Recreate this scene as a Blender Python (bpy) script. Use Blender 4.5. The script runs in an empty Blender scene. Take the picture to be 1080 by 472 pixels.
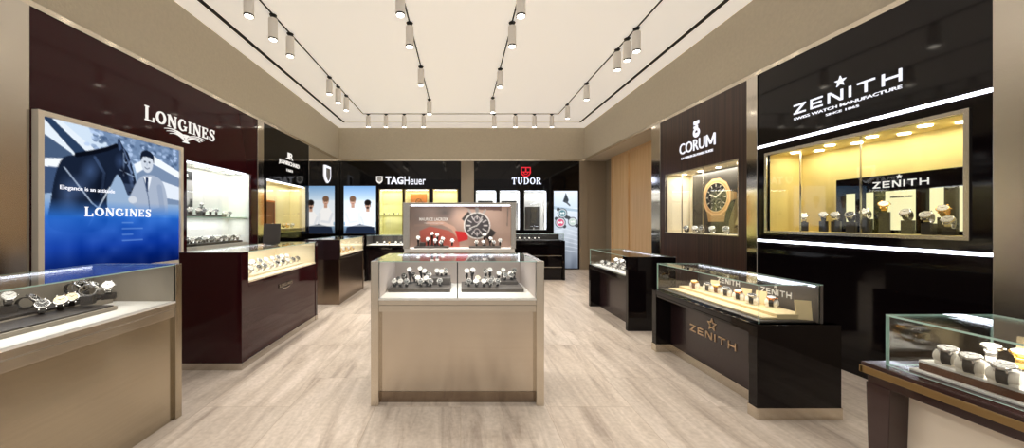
import bpy, math, random
import numpy as np
from mathutils import Vector, Matrix, Euler
random.seed(7)
SC = bpy.context.scene
COL = SC.collection
PI = math.pi
EYE = 1.3          # camera height
F = 360.0          # focal length in pixels of the 1080x472 frame

def lin(c):
    return tuple(((v/255)/12.92 if v/255 <= .04045 else ((v/255+.055)/1.055)**2.4) for v in c)

# ------------------------------------------------------------------ materials
M = {}
def nodes(name):
    m = bpy.data.materials.new(name); m.use_nodes = True
    nt = m.node_tree; nt.nodes.clear()
    out = nt.nodes.new('ShaderNodeOutputMaterial')
    M[name] = m
    return m, nt, out
def N(nt, t, **kw):
    n = nt.nodes.new(t)
    for k, v in kw.items():
        if k.startswith('i_'):
            n.inputs[k[2:].replace('_', ' ')].default_value = v
        else:
            setattr(n, k, v)
    return n
def pbr(name, rgb, rough=.5, metal=0, spec=.5, coat=0, bump=0, bscale=200, vary=0, vscale=(6, 6, 6), stretch=None):
    m, nt, out = nodes(name)
    b = N(nt, 'ShaderNodeBsdfPrincipled')
    c = lin(rgb)
    b.inputs['Base Color'].default_value = (*c, 1)
    b.inputs['Roughness'].default_value = rough
    b.inputs['Metallic'].default_value = metal
    b.inputs['Specular IOR Level'].default_value = spec
    b.inputs['Coat Weight'].default_value = coat
    b.inputs['Coat Roughness'].default_value = .03
    nt.links.new(b.outputs[0], out.inputs[0])
    if vary or bump:
        tc = N(nt, 'ShaderNodeTexCoord'); mp = N(nt, 'ShaderNodeMapping')
        mp.inputs['Scale'].default_value = vscale
        nt.links.new(tc.outputs['Object'], mp.inputs[0])
        nz = N(nt, 'ShaderNodeTexNoise'); nz.inputs['Scale'].default_value = 1.0; nz.inputs['Detail'].default_value = 5
        nt.links.new(mp.outputs[0], nz.inputs['Vector'])
        if vary:
            mx = N(nt, 'ShaderNodeMix', data_type='RGBA')
            mx.inputs['A'].default_value = (*[v*(1-vary) for v in c], 1)
            mx.inputs['B'].default_value = (*[min(1, v*(1+vary)) for v in c], 1)
            nt.links.new(nz.outputs['Fac'], mx.inputs['Factor'])
            nt.links.new(mx.outputs['Result'], b.inputs['Base Color'])
        if bump:
            n2 = N(nt, 'ShaderNodeTexNoise'); n2.inputs['Scale'].default_value = bscale; n2.inputs['Detail'].default_value = 3
            if stretch:
                mp2 = N(nt, 'ShaderNodeMapping'); mp2.inputs['Scale'].default_value = stretch
                nt.links.new(tc.outputs['Object'], mp2.inputs[0]); nt.links.new(mp2.outputs[0], n2.inputs['Vector'])
            else:
                nt.links.new(tc.outputs['Object'], n2.inputs['Vector'])
            bp = N(nt, 'ShaderNodeBump'); bp.inputs['Strength'].default_value = bump; bp.inputs['Distance'].default_value = .01
            nt.links.new(n2.outputs['Fac'], bp.inputs['Height']); nt.links.new(bp.outputs[0], b.inputs['Normal'])
    return m
def brushed(name, rgb, rough, streak=.12):
    m, nt, out = nodes(name); L = nt.links.new
    b = N(nt, 'ShaderNodeBsdfPrincipled'); b.inputs['Metallic'].default_value = 1; b.inputs['Roughness'].default_value = rough
    b.inputs['Anisotropic'].default_value = .85; b.inputs['Anisotropic Rotation'].default_value = .25
    tg = N(nt, 'ShaderNodeTangent', direction_type='RADIAL', axis='Z'); L(tg.outputs[0], b.inputs['Tangent'])
    tc = N(nt, 'ShaderNodeTexCoord'); mp = N(nt, 'ShaderNodeMapping'); mp.inputs['Scale'].default_value = (.7, .7, 90); L(tc.outputs['Object'], mp.inputs[0])
    nz = N(nt, 'ShaderNodeTexNoise'); nz.inputs['Scale'].default_value = 1; nz.inputs['Detail'].default_value = 4; L(mp.outputs[0], nz.inputs['Vector'])
    c = lin(rgb); mx = N(nt, 'ShaderNodeMix', data_type='RGBA')
    mx.inputs['A'].default_value = (*[v*(1-streak) for v in c], 1); mx.inputs['B'].default_value = (*[min(1, v*(1+streak)) for v in c], 1)
    L(nz.outputs['Fac'], mx.inputs['Factor']); L(mx.outputs['Result'], b.inputs['Base Color']); L(b.outputs[0], out.inputs[0]); return m
def emis(name, rgb, s):
    m, nt, out = nodes(name)
    e = N(nt, 'ShaderNodeEmission'); e.inputs[0].default_value = (*lin(rgb), 1); e.inputs[1].default_value = s
    nt.links.new(e.outputs[0], out.inputs[0]); return m
def glass(name, tint=(.985, .995, .99), base=.045):
    m, nt, out = nodes(name)
    tr = N(nt, 'ShaderNodeBsdfTransparent'); tr.inputs[0].default_value = (*tint, 1)
    gl = N(nt, 'ShaderNodeBsdfGlossy'); gl.inputs['Roughness'].default_value = .01
    lw = N(nt, 'ShaderNodeLayerWeight'); lw.inputs['Blend'].default_value = .5
    pw = N(nt, 'ShaderNodeMath', operation='POWER'); pw.inputs[1].default_value = 5
    ma = N(nt, 'ShaderNodeMath', operation='MULTIPLY_ADD'); ma.inputs[1].default_value = 1-base; ma.inputs[2].default_value = base
    mx = N(nt, 'ShaderNodeMixShader')
    L = nt.links.new
    L(lw.outputs['Facing'], pw.inputs[0]); L(pw.outputs[0], ma.inputs[0]); L(ma.outputs[0], mx.inputs[0])
    L(tr.outputs[0], mx.inputs[1]); L(gl.outputs[0], mx.inputs[2]); L(mx.outputs[0], out.inputs[0])
    return m
def print_mat(name, emit=0.0, rough=.3):
    """picture printed on the mesh as colours per vertex (artwork only)"""
    m, nt, out = nodes(name)
    at = N(nt, 'ShaderNodeAttribute', attribute_name='print')
    if emit:
        e = N(nt, 'ShaderNodeEmission'); e.inputs[1].default_value = emit
        nt.links.new(at.outputs[0], e.inputs[0]); nt.links.new(e.outputs[0], out.inputs[0])
    else:
        b = N(nt, 'ShaderNodeBsdfPrincipled'); b.inputs['Roughness'].default_value = rough
        nt.links.new(at.outputs[0], b.inputs['Base Color']); nt.links.new(b.outputs[0], out.inputs[0])
    return m

pbr('ceiling_paint', (247, 240, 228), .9)
def mat_ceiling_glow():  # ceiling paint with an added even glow that fills the room with light
    m, nt, out = nodes('ceiling_fill_glow')
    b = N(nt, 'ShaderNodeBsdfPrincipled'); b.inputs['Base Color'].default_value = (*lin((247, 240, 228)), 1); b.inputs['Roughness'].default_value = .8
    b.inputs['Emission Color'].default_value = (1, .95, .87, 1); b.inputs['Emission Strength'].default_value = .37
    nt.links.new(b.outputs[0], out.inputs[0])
mat_ceiling_glow()
pbr('wallcover', (200, 190, 170), .85, bump=.5, bscale=55, vary=.10, vscale=(25, 25, 25))
pbr('taupe', (150, 138, 120), .5)
brushed('steel', (202, 196, 186), .2, .05)
brushed('champagne', (214, 205, 190), .2, .05)
brushed('champagne_dark', (178, 168, 150), .2, .1)  # champagne darkened to stand in for dark reflections on the left counter
brushed('champagne_panel', (208, 197, 182), .2, .07)
brushed('bronze', (150, 134, 118), .18, .06)
pbr('mirror', (225, 220, 212), .02, 1)
pbr('mirror_steel', (205, 198, 188), .1, 1)
pbr('chrome', (225, 225, 225), .12, 1)
pbr('burgundy', (54, 17, 22), .06, spec=.22)
pbr('burgundy_counter', (50, 15, 19), .05, spec=.35)
pbr('black_gloss', (10, 8, 9), .05, spec=.25)
pbr('black_lacquer', (15, 10, 12), .06, spec=.28)
pbr('black_matte', (16, 15, 15), .6)
pbr('dark_brown', (40, 26, 28), .25, coat=.2)
pbr('tray_grey', (86, 80, 76), .6)
pbr('tray_dark', (50, 46, 44), .5)
pbr('tray_taupe', (150, 142, 130), .6)
pbr('cream', (240, 228, 200), .7)
pbr('white', (242, 240, 236), .55)
pbr('mauve', (196, 184, 178), .6)
pbr('yellow_wash', (234, 214, 142), .7, vary=.22, vscale=(3, 3, 3))
pbr('yellow_green', (246, 243, 190), .7)
pbr('yellow_pale', (244, 232, 186), .7)
pbr('orange_board', (214, 128, 52), .4, vary=.25, vscale=(18, 18, 18))
pbr('gold', (222, 176, 96), .2, 1)
pbr('rose_gold', (226, 160, 116), .2, 1)
pbr('gold_trim', (160, 136, 96), .32, 1)
pbr('watch_steel', (190, 188, 186), .18, 1)
pbr('dial_white', (232, 230, 226), .25, coat=.4)
pbr('dial_black', (14, 14, 16), .2, coat=.4)
pbr('dial_cream', (232, 216, 176), .25, coat=.4)
pbr('leather_black', (22, 19, 18), .5)
pbr('leather_brown', (96, 58, 34), .5)
pbr('pillow', (236, 230, 218), .7)
pbr('pillow_cream', (226, 206, 162), .7)
pbr('sign_white', (245, 243, 240), .4)
pbr('sign_gold', (206, 180, 150), .3, 1)
pbr('mahogany', (46, 22, 24), .15, coat=.3)
pbr('glass_edge', (186, 220, 212), .2)
pbr('spot_white', (240, 236, 230), .5)
pbr('spot_black', (20, 20, 20), .5)
pbr('niche_white', (238, 238, 236), .6)
pbr('light_frame', (246, 236, 220), .4)
glass('glass')
emis('led_white', (236, 240, 255), 6)
emis('led_line', (235, 240, 255), 9)
emis('lamp_lens', (255, 244, 225), 12)
emis('downlight', (255, 246, 214), 14)
emis('letter_white', (246, 246, 255), 1.1)
emis('letter_soft', (250, 244, 236), .95)
emis('letter_blue', (225, 232, 255), 1.4)
emis('shield_red', (235, 50, 60), 1.0)
emis('cream_panel', (255, 246, 190), 1.0)

def mat_wood(name, a, b, sc, rough=.4, coat=0):
    m, nt, out = nodes(name)
    L = nt.links.new
    tc = N(nt, 'ShaderNodeTexCoord'); mp = N(nt, 'ShaderNodeMapping'); mp.inputs['Scale'].default_value = sc
    L(tc.outputs['Object'], mp.inputs[0])
    nz = N(nt, 'ShaderNodeTexNoise'); nz.inputs['Scale'].default_value = 1; nz.inputs['Detail'].default_value = 4
    L(mp.outputs[0], nz.inputs['Vector'])
    cr = N(nt, 'ShaderNodeValToRGB'); cr.color_ramp.elements[0].position = .35; cr.color_ramp.elements[1].position = .68
    cr.color_ramp.elements[0].color = (*lin(a), 1); cr.color_ramp.elements[1].color = (*lin(b), 1)
    bs = N(nt, 'ShaderNodeBsdfPrincipled'); bs.inputs['Roughness'].default_value = rough; bs.inputs['Coat Weight'].default_value = coat
    L(nz.outputs['Fac'], cr.inputs[0]); L(cr.outputs[0], bs.inputs['Base Color']); L(bs.outputs[0], out.inputs[0])
mat_wood('zebrano', (46, 30, 27), (78, 54, 45), (45, 45, .6), .3)
mat_wood('door_wood', (222, 184, 134), (236, 202, 154), (30, 30, .8), .4)

def mat_floor():
    m, nt, out = nodes('travertine'); L = nt.links.new
    tc = N(nt, 'ShaderNodeTexCoord')
    sw = N(nt, 'ShaderNodeMapping'); sw.inputs['Rotation'].default_value = (0, 0, PI/2)
    L(tc.outputs['Object'], sw.inputs[0])
    br = N(nt, 'ShaderNodeTexBrick'); br.offset = .37; br.squash = 1
    br.inputs['Scale'].default_value = 1; br.inputs['Brick Width'].default_value = 1.2; br.inputs['Row Height'].default_value = .6
    br.inputs['Mortar Size'].default_value = .0012; br.inputs['Mortar Smooth'].default_value = .1
    br.inputs['Color1'].default_value = (0, 0, 0, 1); br.inputs['Color2'].default_value = (1, 1, 1, 1); br.inputs['Mortar'].default_value = (.5, .5, .5, 1)
    L(sw.outputs[0], br.inputs['Vector'])
    # every plank reads its own slice of the veins
    off = N(nt, 'ShaderNodeVectorMath', operation='MULTIPLY_ADD')
    off.inputs[1].default_value = (7.3, 3.1, 5.7)
    L(br.outputs['Color'], off.inputs[0]); L(tc.outputs['Object'], off.inputs[2])
    mp = N(nt, 'ShaderNodeMapping'); mp.inputs['Scale'].default_value = (4.5, .55, 1); L(off.outputs[0], mp.inputs[0])
    n1 = N(nt, 'ShaderNodeTexNoise'); n1.inputs['Scale'].default_value = 1.6; n1.inputs['Detail'].default_value = 8; n1.inputs['Roughness'].default_value = .65; n1.inputs['Distortion'].default_value = 1.1
    L(mp.outputs[0], n1.inputs['Vector'])
    n2 = N(nt, 'ShaderNodeTexNoise'); n2.inputs['Scale'].default_value = 38; n2.inputs['Detail'].default_value = 5
    L(off.outputs[0], n2.inputs['Vector'])
    cr = N(nt, 'ShaderNodeValToRGB'); e = cr.color_ramp.elements
    e[0].position = .32; e[0].color = (*lin((172, 158, 146)), 1); e[1].position = .68; e[1].color = (*lin((228, 216, 205)), 1)
    k = e.new(.45); k.color = (*lin((202, 189, 176)), 1)
    k = e.new(.55); k.color = (*lin((213, 201, 188)), 1)
    L(n1.outputs['Fac'], cr.inputs[0])
    mx = N(nt, 'ShaderNodeMix', data_type='RGBA', blend_type='MULTIPLY'); mx.inputs['Factor'].default_value = 1
    c2 = N(nt, 'ShaderNodeValToRGB'); c2.color_ramp.elements[0].position = .3; c2.color_ramp.elements[0].color = (.84, .83, .82, 1); c2.color_ramp.elements[1].position = .65; c2.color_ramp.elements[1].color = (1.0, 1.0, 1.0, 1)
    L(n2.outputs['Fac'], c2.inputs[0]); L(cr.outputs[0], mx.inputs['A']); L(c2.outputs[0], mx.inputs['B'])
    # per-plank tone
    tone = N(nt, 'ShaderNodeMix', data_type='RGBA', blend_type='MULTIPLY'); tone.inputs['Factor'].default_value = 1
    ct = N(nt, 'ShaderNodeValToRGB'); ct.color_ramp.elements[0].color = (.90, .885, .87, 1); ct.color_ramp.elements[1].color = (1.04, 1.02, 1.0, 1)
    L(br.outputs['Color'], ct.inputs[0]); L(mx.outputs['Result'], tone.inputs['A']); L(ct.outputs[0], tone.inputs['B'])
    gr = N(nt, 'ShaderNodeMix', data_type='RGBA'); gr.inputs['B'].default_value = (*lin((160, 140, 118)), 1)
    L(br.outputs['Fac'], gr.inputs['Factor']); L(tone.outputs['Result'], gr.inputs['A'])
    b = N(nt, 'ShaderNodeBsdfPrincipled'); b.inputs['Roughness'].default_value = .38; b.inputs['Specular IOR Level'].default_value = .35
    L(gr.outputs['Result'], b.inputs['Base Color'])
    bp = N(nt, 'ShaderNodeBump'); bp.inputs['Strength'].default_value = .15; bp.inputs['Distance'].default_value = .004
    L(n2.outputs['Fac'], bp.inputs['Height']); L(bp.outputs[0], b.inputs['Normal'])
    L(b.outputs[0], out.inputs[0])
mat_floor()

# ------------------------------------------------------------------ mesh builder
class MB:
    def __init__(s): s.v = []; s.f = []; s.m = []; s.mats = []
    def mi(s, mat):
        if mat not in s.mats: s.mats.append(mat)
        return s.mats.index(mat)
    def raw(s, vs, fs, mat=None, mx=None):
        o = len(s.v)
        for p in vs: s.v.append(tuple(mx @ Vector(p)) if mx else tuple(p))
        i = s.mi(mat) if mat else 0
        for f in fs: s.f.append([o+k for k in f]); s.m.append(i)
        return s
    def box(s, a, b, mat=None, mx=None, skip=()):
        x0, y0, z0 = [min(p, q) for p, q in zip(a, b)]; x1, y1, z1 = [max(p, q) for p, q in zip(a, b)]
        vs = [(x0,y0,z0),(x1,y0,z0),(x1,y1,z0),(x0,y1,z0),(x0,y0,z1),(x1,y0,z1),(x1,y1,z1),(x0,y1,z1)]
        fs = [[0,3,2,1],[4,5,6,7],[0,1,5,4],[1,2,6,5],[2,3,7,6],[3,0,4,7]]
        return s.raw(vs, fs, mat, mx)
    def pane(s, a, b, axis, gmat='glass', emat='glass_edge'):
        """glass sheet: faces across `axis` are glass, its rim shows the green edge"""
        x0, y0, z0 = [min(p, q) for p, q in zip(a, b)]; x1, y1, z1 = [max(p, q) for p, q in zip(a, b)]
        vs = [(x0,y0,z0),(x1,y0,z0),(x1,y1,z0),(x0,y1,z0),(x0,y0,z1),(x1,y0,z1),(x1,y1,z1),(x0,y1,z1)]
        fs = {'z': [[0,3,2,1],[4,5,6,7]], 'y': [[0,1,5,4],[2,3,7,6]], 'x': [[1,2,6,5],[3,0,4,7]]}
        s.raw(vs, fs[axis], gmat)
        s.raw(vs, [f for k in 'xyz' if k != axis for f in fs[k]], emat)
        return s
    def cyl(s, p0, p1, r0, r1=None, n=16, mat=None, caps=True, mx=None):
        r1 = r0 if r1 is None else r1
        p0 = Vector(p0); p1 = Vector(p1); d = (p1-p0).normalized()
        u = d.orthogonal().normalized(); w = d.cross(u)
        vs = []
        for p, r in ((p0, r0), (p1, r1)):
            for k in range(n):
                a = 2*PI*k/n; vs.append(p+u*(r*math.cos(a))+w*(r*math.sin(a)))
        fs = [[k, (k+1) % n, n+(k+1) % n, n+k] for k in range(n)]
        if caps: fs += [list(range(n))[::-1], [n+k for k in range(n)]]
        return s.raw(vs, fs, mat, mx)
    def prism(s, pts, y0, y1, mat=None, mx=None):
        """polygon in local XZ extruded along Y"""
        n = len(pts)
        vs = [(x, y0, z) for x, z in pts]+[(x, y1, z) for x, z in pts]
        fs = [list(range(n)), [n+k for k in range(n)][::-1]]+[[k, n+k, n+(k+1) % n, (k+1) % n] for k in range(n)]
        return s.raw(vs, fs, mat, mx)
    def ribbon(s, pts, w, y0, y1, mat=None, closed=False):
        """flat stroke along a polyline in XZ with a width (number or per point)"""
        n = len(pts); L = []; R = []
        for i, (x, z) in enumerate(pts):
            if closed: a, b = pts[i-1], pts[(i+1) % n]
            else: a, b = pts[max(i-1, 0)], pts[min(i+1, n-1)]
            dx, dz = b[0]-a[0], b[1]-a[1]; l = math.hypot(dx, dz) or 1
            ww = (w[i] if isinstance(w, (list, tuple)) else w)/2
            L.append((x-dz/l*ww, z+dx/l*ww)); R.append((x+dz/l*ww, z-dx/l*ww))
        for i in range(n if closed else n-1):
            j = (i+1) % n
            s.prism([L[i], R[i], R[j], L[j]], y0, y1, mat)
        return s
    def lathe(s, prof, n=20, mat=None, mx=None):
        vs = [(r*math.cos(2*PI*k/n), r*math.sin(2*PI*k/n), z) for r, z in prof for k in range(n)]
        fs = [[i*n+k, i*n+(k+1) % n, (i+1)*n+(k+1) % n, (i+1)*n+k] for i in range(len(prof)-1) for k in range(n)]
        fs += [list(range(n))[::-1], [(len(prof)-1)*n+k for k in range(n)]]
        return s.raw(vs, fs, mat, mx)
    def build(s, name, mat=None, parent=None, loc=(0, 0, 0), bevel=0, smooth=False):
        me = bpy.data.meshes.new(name)
        me.from_pydata(s.v, [], s.f)
        names = s.mats if s.mats else [mat]
        for k in names: me.materials.append(M[k])
        if s.mats: me.polygons.foreach_set('material_index', s.m)
        me.update()
        if smooth:
            me.polygons.foreach_set('use_smooth', [True]*len(me.polygons)); me.set_sharp_from_angle(angle=math.radians(35))
        o = bpy.data.objects.new(name, me); COL.objects.link(o)
        if parent: o.parent = parent
        o.location = loc
        if bevel:
            b = o.modifiers.new('bevel', 'BEVEL'); b.width = bevel; b.segments = 2; b.limit_method = 'ANGLE'
        return o
def one(name, a, b, mat, parent=None, bevel=.002):
    return MB().box(a, b).build(name, mat, parent, bevel=bevel)

def tag(o, label=None, cat=None, group=None, kind=None):
    if label: o['label'] = label
    if cat: o['category'] = cat
    if group: o['group'] = group
    if kind: o['kind'] = kind
    return o
def thing(name, label, cat, loc=(0, 0, 0), rz=0, group=None):
    o = bpy.data.objects.new(name, None); COL.objects.link(o); o.empty_display_size = .1
    o.location = loc; o.rotation_euler = (0, 0, rz)
    return tag(o, label, cat, group)
def dup(src, loc, rz=0, rx=0, label=None, group=None):
    r = src.copy(); COL.objects.link(r); r.location = loc; r.rotation_euler = (rx, 0, rz)
    if label: r['label'] = label
    if group: r['group'] = group
    for ch in KIDS.get(src.name, []):
        c = ch.copy(); COL.objects.link(c); c.parent = r
        for g in KIDS.get(ch.name, []):
            q = g.copy(); COL.objects.link(q); q.parent = c
    return r
KIDS = {}
def keep(root, *kids): KIDS[root.name] = list(kids); return root
def struct(o): o['kind'] = 'structure'; return o
def W(root, p):
    """local point of a thing -> world"""
    return Matrix.Translation(root.location) @ Euler(root.rotation_euler).to_matrix().to_4x4() @ Vector(p)
def px(x, y, d):
    """point seen at photograph pixel x, y at distance d"""
    return ((x-486)*d/F, d, EYE-(y-233.5)*d/F)

# ------------------------------------------------------------------ lettering
def text_into(mb, s, x0, x1, z0, z1, y0=-.004, y1=0, bold=0, mat=None):
    """text fitted to a box in the local XZ plane, facing -Y"""
    cu = bpy.data.curves.new('t', 'FONT'); cu.body = s; cu.offset = bold*.4; cu.resolution_u = 3
    ob = bpy.data.objects.new('t', cu); COL.objects.link(ob)
    dg = bpy.context.evaluated_depsgraph_get()
    me = bpy.data.meshes.new_from_object(ob.evaluated_get(dg))
    bpy.data.objects.remove(ob); bpy.data.curves.remove(cu)
    vs = [v.co.copy() for v in me.vertices]
    xs = [v.x for v in vs]; ys = [v.y for v in vs]
    mnx, mxx, mny, mxy = min(xs), max(xs), min(ys), max(ys)
    def tr(v, y): return (x0+(v.x-mnx)/(mxx-mnx)*(x1-x0), y, z0+(v.y-mny)/(mxy-mny)*(z1-z0))
    n = len(vs)
    fs = [list(p.vertices) for p in me.polygons]
    cnt = {}
    for f in fs:
        for a, b in zip(f, f[1:]+f[:1]): cnt[(a, b)] = 1
    rim = [[a, n+a, n+b, b] for (a, b) in cnt if (b, a) not in cnt]
    mb.raw([tr(v, y0) for v in vs]+[tr(v, y1) for v in vs], fs+rim, mat)
    bpy.data.meshes.remove(me)
    return mb
def arc(cx, cz, rx, rz, a0, a1, n=14):
    return [(cx+rx*math.cos(math.radians(a0+(a1-a0)*k/n)), cz+rz*math.sin(math.radians(a0+(a1-a0)*k/n))) for k in range(n+1)]
def serif_glyph(ch):
    """(width, strokes) of a slab-serif capital of height 1; a stroke is (points, width)"""
    t, h, s = .17, .09, .07
    bar = lambda x0, z0, x1, z1: ([((x0+x1)/2, z0), ((x0+x1)/2, z1)], x1-x0)
    stem = lambda x, w=t: [bar(x, 0, x+w, 1), bar(x-s, 0, x+w+s, h*.8), bar(x-s, 1-h*.8, x+w+s, 1)]
    if ch == 'I': return .38, stem(.09)
    if ch == 'L': return .76, stem(.09)+[bar(.09, 0, .72, h), bar(.64, 0, .73, .32)]
    if ch == 'E': return .78, stem(.09)+[bar(.09, 0, .72, h), bar(.64, 0, .73, .3), bar(.09, 1-h, .7, 1), bar(.62, .72, .71, 1), bar(.2, .45, .52, .55), bar(.46, .36, .53, .64)]
    if ch == 'T': return .84, [bar(.32, 0, .52, 1), bar(.22, 0, .62, h*.8), bar(.03, 1-h, .81, 1), bar(.03, .7, .12, 1), bar(.72, .7, .81, 1)]
    if ch == 'N': return .98, [bar(.12, 0, .21, 1), bar(.03, 0, .32, h*.8), bar(.03, 1-h*.8, .3, 1), bar(.77, 0, .86, 1), bar(.66, 1-h*.8, .95, 1), ([(.17, 1), (.81, 0)], .2)]
    if ch == 'U': return .94, [bar(.1, .35, .3, 1), bar(.02, 1-h*.8, .38, 1), bar(.7, .35, .8, 1), bar(.6, 1-h*.8, .9, 1), (arc(.475, .36, .275, .29, 180, 360), [.2]*5+[.16]*5+[.1]*5)]
    if ch == 'D': return .94, stem(.09)+[(arc(.35, .5, .45, .45, -90, 90), [.1, .1, .12, .15, .18]+[.2]*5+[.18, .15, .12, .1, .1]), bar(.09, 0, .36, .1), bar(.09, .9, .36, 1)]
    if ch == 'O': return .94, [(arc(.47, .5, .36, .45, 0, 360, 28)[:-1], 'ring')]
    if ch == 'R': return .92, stem(.09)+[(arc(.38, .73, .28, .225, -90, 90), [.09]*4+[.17]*7+[.09]*4), bar(.09, .46, .4, .55), bar(.09, .91, .4, 1), ([(.42, .5), (.72, .04)], .18), bar(.6, 0, .9, h*.8)]
    if ch == 'G': return .96, [(arc(.46, .5, .36, .45, 50, 330), [.1, .1, .13, .17]+[.2]*5+[.17, .14, .12, .1, .1, .1]), bar(.7, .08, .86, .42), bar(.58, .38, .94, .46), bar(.66, .66, .75, .95)]
    if ch == 'S': return .72, [([(.6, .72), (.56, .86), (.44, .94), (.3, .94), (.17, .86), (.13, .72), (.2, .59), (.36, .5), (.5, .42), (.58, .29), (.54, .13), (.4, .05), (.26, .05), (.13, .13), (.09, .28)], [.09, .09, .1, .11, .14, .17, .2, .2, .2, .17, .14, .11, .1, .09, .09]), bar(.56, .68, .65, .98), bar(.04, .02, .13, .32)]
    return .4, []
def serif_into(mb, word, x0, x1, z0, z1, y0, y1, mat=None, caps=None, gap=.13):
    ws = [serif_glyph(c)[0]*((caps or {}).get(i, 1)) for i, c in enumerate(word)]
    tot = sum(ws)+gap*(len(ws)-1); sx = (x1-x0)/tot; sz = z1-z0; x = x0
    for i, c in enumerate(word):
        k = (caps or {}).get(i, 1)
        for pts, w in serif_glyph(c)[1]:
            kx, kz = sx*k, sz*k
            zz = z0-(k-1)*sz*.5
            if w == 'ring':
                n = len(pts); ws_ = [.1+.1*abs(math.cos(2*PI*j/n)) for j in range(n)]
                mb.ribbon([(x+p[0]*kx, zz+p[1]*kz) for p in pts], [q*kx for q in ws_], y0, y1, mat, closed=True)
            else:
                horiz = len(pts) == 2 and pts[0][1] == pts[1][1]
                ww = [q*kx for q in w] if isinstance(w, list) else w*kx
                mb.ribbon([(x+p[0]*kx, zz+p[1]*kz) for p in pts], ww, y0, y1, mat)
        x += ws[i]*sx+gap*sx
    return mb
def zenith_into(mb, x0, x1, z0, z1, y0, y1, mat=None):
    t = .17; wd = {'Z': 1.25, 'E': 1.15, 'N': 1.3, 'I': .17, 'T': 1.3, 'H': 1.3}; gap = .5
    word = 'ZENITH'; tot = sum(wd[c] for c in word)+gap*5; sx = (x1-x0)/tot; sz = z1-z0; x = x0
    def b(a, c, d, e): mb.prism([(x+a*sx, z0+c*sz), (x+d*sx, z0+c*sz), (x+d*sx, z0+e*sz), (x+a*sx, z0+e*sz)], y0, y1, mat)
    for c in word:
        w = wd[c]
        if c == 'Z':
            b(0, 0, w, t); b(0, 1-t, w, 1); mb.prism([(x, z0+t*.5*sz), (x+.3*sx, z0+t*.5*sz), (x+w*sx, z0+(1-t*.5)*sz), (x+(w-.3)*sx, z0+(1-t*.5)*sz)], y0, y1, mat)
        if c == 'E': b(0, 0, t, 1); b(t, 0, w, t); b(t, 1-t, w, 1); b(t, .5-t/2, w*.92, .5+t/2)
        if c == 'N':
            b(0, 0, t, 1); b(w-t, 0, w, 1); mb.prism([(x, z0+sz), (x+.26*sx, z0+sz), (x+w*sx, z0), (x+(w-.26)*sx, z0)], y0, y1, mat)
        if c == 'I': b(0, 0, t, 1)
        if c == 'T': b(0, 1-t, w, 1); b(w/2-t/2, 0, w/2+t/2, 1)
        if c == 'H': b(0, 0, t, 1); b(w-t, 0, w, 1); b(t, .5-t/2, w-t, .5+t/2)
        x += (w+gap)*sx
    return mb
def star_pts(cx, cz, r, k=.42):
    return [(cx+(r if i % 2 == 0 else r*k)*math.sin(PI*i/5), cz+(r if i % 2 == 0 else r*k)*math.cos(PI*i/5)) for i in range(10)]
def star_into(mb, cx, cz, r, y0, y1, mat=None):
    p = star_pts(cx, cz, r)
    for i in range(10): mb.prism([(cx, cz), p[i], p[(i+1) % 10]], y0, y1, mat)
    return mb
def shield_pts(cx, cz, w, h):
    return [(cx-w/2, cz+h/2), (cx+w/2, cz+h/2), (cx+w/2, cz-h*.1), (cx+w*.34, cz-h*.32), (cx, cz-h/2), (cx-w*.34, cz-h*.32), (cx-w/2, cz-h*.1)]

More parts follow.
